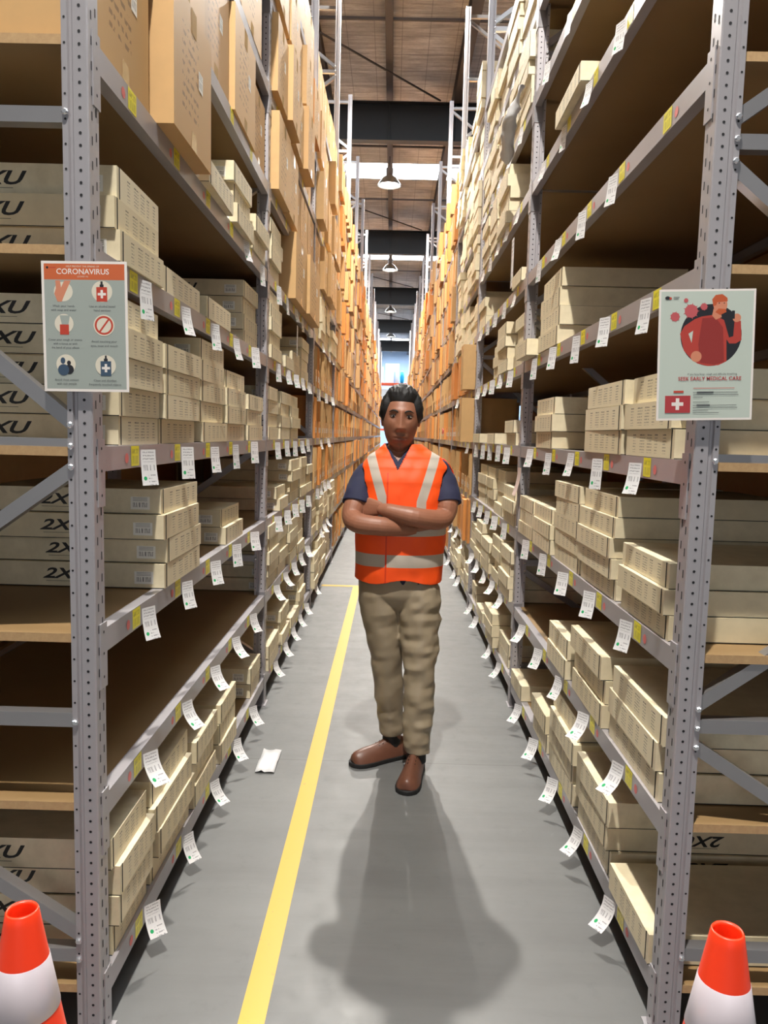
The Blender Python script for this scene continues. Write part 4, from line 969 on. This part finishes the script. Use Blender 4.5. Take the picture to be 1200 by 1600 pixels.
# polo shirt
def cloth(name, rows, mat, keep=None, mats=None, pick=None, seg=96, n=80, wr=.003, thick=.0025, open_b=False, p=2.4):
    R_ = trunk_rings(interp(rows, n), seg, p); b = MB()
    for ring in R_:
        for q in ring:
            c = Vector((BX, BY, q.z)); nn = (q - c).normalized()
            b.v.append(tuple(q + nn * wr * (noise.noise(Vector((q.x * 9, q.y * 9, q.z * 14))) + .6 * noise.noise(Vector((q.x * 24, q.y * 24, q.z * 16))))))
    for j in range(n):
        for i in range(seg):
            k = (i + 1) % seg; ids = (j * seg + i, j * seg + k, (j + 1) * seg + k, (j + 1) * seg + i)
            c = sum((Vector(b.v[q]) for q in ids), Vector()) / 4
            if keep and not keep(c): continue
            b.f.append(ids); b.m.append(pick(c) if pick else 0)
    o = pchild(b.build(name, mats or mat, smooth=True)); solid(o, thick, 1); return o
def vestmat():
    t = NT('orange_safety_fabric_with_tape'); co = t.coord(); x, y, z = t.xyz(co)
    ax = t.m('ABSOLUTE', t.m('SUBTRACT', x, .052))
    def between(v, a, c): return t.m('MULTIPLY', t.m('GREATER_THAN', v, a), t.m('LESS_THAN', v, c))
    w = t.m('ADD', .082, t.m('MULTIPLY', .30, t.m('MAXIMUM', 0.0, t.m('SUBTRACT', z, 1.22))))
    vert = t.m('MULTIPLY', t.m('LESS_THAN', t.m('ABSOLUTE', t.m('SUBTRACT', ax, w)), .021), t.m('GREATER_THAN', z, 1.125))
    band = t.m('MAXIMUM', t.m('MAXIMUM', between(z, .935, .990), between(z, 1.072, 1.125)), vert)
    n = t.noise(co, 20, 4); c = t.mix(n, srgb(246, 76, 8), srgb(255, 88, 14))
    seam = t.m('MULTIPLY', t.m('MULTIPLY', t.m('LESS_THAN', t.m('ABSOLUTE', t.m('ADD', x, .012)), .0035), t.m('LESS_THAN', y, 3.37)), t.m('LESS_THAN', z, 1.34))
    c = t.mix(band, c, srgb(182, 172, 160)); c = t.mix(seam, c, srgb(222, 58, 10))
    return t.out(c, .58)
M_vest = vestmat()
def grow_rows(rows, g, z0=None, z1=None): return [(z, cx, cy, rx + g, ry + g) for z, cx, cy, rx, ry in rows if (z0 is None or z >= z0) and (z1 is None or z <= z1)]
shirt = cloth('polo_shirt', [(z + .003, *r_) for z, *r_ in grow_rows(ROWS, .0075)], M_navy, keep=lambda c: not (c.y < 3.37 and abs(c.x - .030) < (c.z - 1.388) * .75), seg=240, n=200)
b = MB()
tube(b, [(-.075, 3.375, 1.355, .040), (-.098, 3.37, 1.335, .052), (-.124, 3.345, 1.28, .062), (-.140, 3.300, 1.225, .062), (-.146, 3.285, 1.200, .062)], 24, fold=.006, ff=22)
o = b.build('sleeve', M_navy, smooth=True); o.parent = shirt
b = MB(); tube(b, [(.190, 3.375, 1.362, .040), (.212, 3.37, 1.345, .052), (.232, 3.348, 1.29, .063), (.243, 3.310, 1.235, .063), (.246, 3.298, 1.210, .062)], 24, fold=.006, ff=22)
o = b.build('sleeve', M_navy, smooth=True); o.parent = shirt
# safety vest
VR = [(.850, .045, 3.37, .192, .140), (.95, .048, 3.365, .193, .142), (1.07, .050, 3.36, .196, .142), (1.2, .055, 3.36, .192, .137), (1.30, .058, 3.36, .196, .129), (1.36, .060, 3.365, .190, .116), (1.405, .060, 3.37, .158, .100), (1.440, .054, 3.375, .106, .086), (1.462, .050, 3.38, .080, .076)]
def vkeep(c):
    x = c.x - .055
    if c.y < 3.39 and abs(c.x - .030) < (c.z - 1.350) * .52: return False          # V neck
    if abs(x) > .135 and ((c.y - 3.36) / .090) ** 2 + ((c.z - 1.262) / .112) ** 2 < 1 : return False   # arm holes
    if c.z < .868 + .010 * math.sin(c.x * 24): return False
    return True
def vpick(c):
    x = abs(c.x - .052)
    if .935 < c.z < .990 or 1.072 < c.z < 1.125: return 1
    if c.z > 1.125:
        w = .082 + .30 * max(0, c.z - 1.22) * (1 if c.z < 1.36 else .9)
        if abs(x - w) < .021: return 1
    if c.y < 3.37 and abs(c.x + .012) < .0025 and c.z < 1.34: return 2
    return 0
vest = cloth('safety_vest', VR, M_vest, keep=vkeep, seg=360, n=300, wr=.0055, thick=.003)
b = MB(); rg = []
for i in range(9):
    t = i / 8; z = 1.40 - .20 * t; xx = .232 + .052 * math.sin(PI * t) ** .8; rg.append([Vector((xx - .06, 3.47, z)), Vector((xx - .03, 3.455, z)), Vector((xx, 3.43 - .01 * t, z)), Vector((xx + .004, 3.40, z))])
b.rings(rg, caps=False, closed=False); o = b.build('vest_edge', plain('red_orange_binding', srgb(238, 52, 24), .6), smooth=True); solid(o, .003); o.parent = vest
# trousers
b = MB()
PR = [(.715, .056, 3.365, .03, .05), (.76, .055, 3.366, .10, .095), (.80, .052, 3.37, .165, .118), (.86, .052, 3.37, .173, .122), (.92, .052, 3.367, .168, .122)]
b.rings(trunk_rings(interp(PR, 14)))
tube(b, [(-.036, 3.372, .86, .098, .106), (-.028, 3.372, .74, .098, .104), (-.010, 3.372, .60, .081, .088), (.004, 3.38, .48, .071, .076), (.016, 3.40, .34, .066, .070), (.030, 3.425, .20, .060, .064), (.036, 3.435, .125, .058, .062)], 40, fold=.009, ff=16)
tube(b, [(.134, 3.36, .86, .096, .106), (.142, 3.345, .74, .096, .104), (.149, 3.32, .60, .083, .09), (.150, 3.305, .48, .074, .08), (.150, 3.298, .34, .069, .074), (.148, 3.290, .20, .061, .066), (.147, 3.288, .095, .057, .062)], 40, fold=.014, ff=24)
o = pchild(b.build('trousers', M_trou, smooth=True, fix=True)); remesh(o, .005, 4, .5)
# shoes
def shoe(x, y, ang, L=.285):
    sh = empty_part = None
    r_ = link('shoe', None); b = MB(); prof = [(-.035, .024, .040, .014), (-.02, .036, .068, .014), (.02, .041, .086, .014), (.06, .043, .092, .014), (.10, .044, .080, .014), (.135, .047, .066, .014), (.17, .051, .060, .013), (.205, .052, .056, .013), (.235, .048, .050, .013), (.255, .038, .042, .013), (.266, .022, .030, .013)]
    rg = []
    for t, hw, ht, z0 in prof:
        rg.append([Vector((hw * math.cos(a) * (1 if math.sin(a) < 0 else (1 - .25 * math.sin(a))), -(t - .06), z0 + (ht * max(0, math.sin(a)) if math.sin(a) > 0 else .004 * math.sin(a)) + .006)) for a in [2 * PI * k / 28 for k in range(28)]])
    b.rings(rg); me = b.mesh('shoe', [M_shoe], smooth=True, fix=True)
    COL.objects.unlink(r_); bpy.data.objects.remove(r_)
    o = link('shoe', me); o.location = (x, y, 0); o.rotation_euler = (0, 0, ang); m = o.modifiers.new('sub', 'SUBSURF'); m.levels = 1; m.render_levels = 2
    o.parent = per; o.matrix_parent_inverse = Matrix.Translation((-.045, -3.36, 0))
    b = MB(); pts = [(-.040, .020), (-.02, .040), (.02, .045), (.08, .046), (.13, .049), (.18, .055), (.22, .054), (.25, .045), (.268, .028), (.276, .010)]
    out = [(w, -(t - .06)) for t, w in pts] + [(-w, -(t - .06)) for t, w in reversed(pts)]
    b.quad([(q[0], q[1], 0) for q in out][::-1]); b.quad([(q[0], q[1], .020) for q in out])
    for i in range(len(out)): j = (i + 1) % len(out); b.quad([(*out[i], 0), (*out[j], 0), (*out[j], .020), (*out[i], .020)])
    so = b.build('sole', M_sole, o, fix=True); bevel(so, .004)
    b = MB()
    for t in (.075, .095, .115, .135): 
        h_ = .014 + .006 + .088 - (t - .05) * .30 * (1.0) - .001; b.bar((-.018, -(t - .06), h_), (.018, -(t - .06), h_ - .002), .004, .003)
    b.build('laces', M_sole, o)
    return o
shoe(.036, 3.428, math.radians(-60)); shoe(.136, 3.262, math.radians(-11))
for s, (x, y) in enumerate(((.036, 3.44), (.147, 3.288))):
    b = MB(); tube(b, [(x, y, .05, .044), (x, y, .10, .043), (x, y, .15, .045)], 20); pchild(b.build('sock', M_sole, smooth=True))
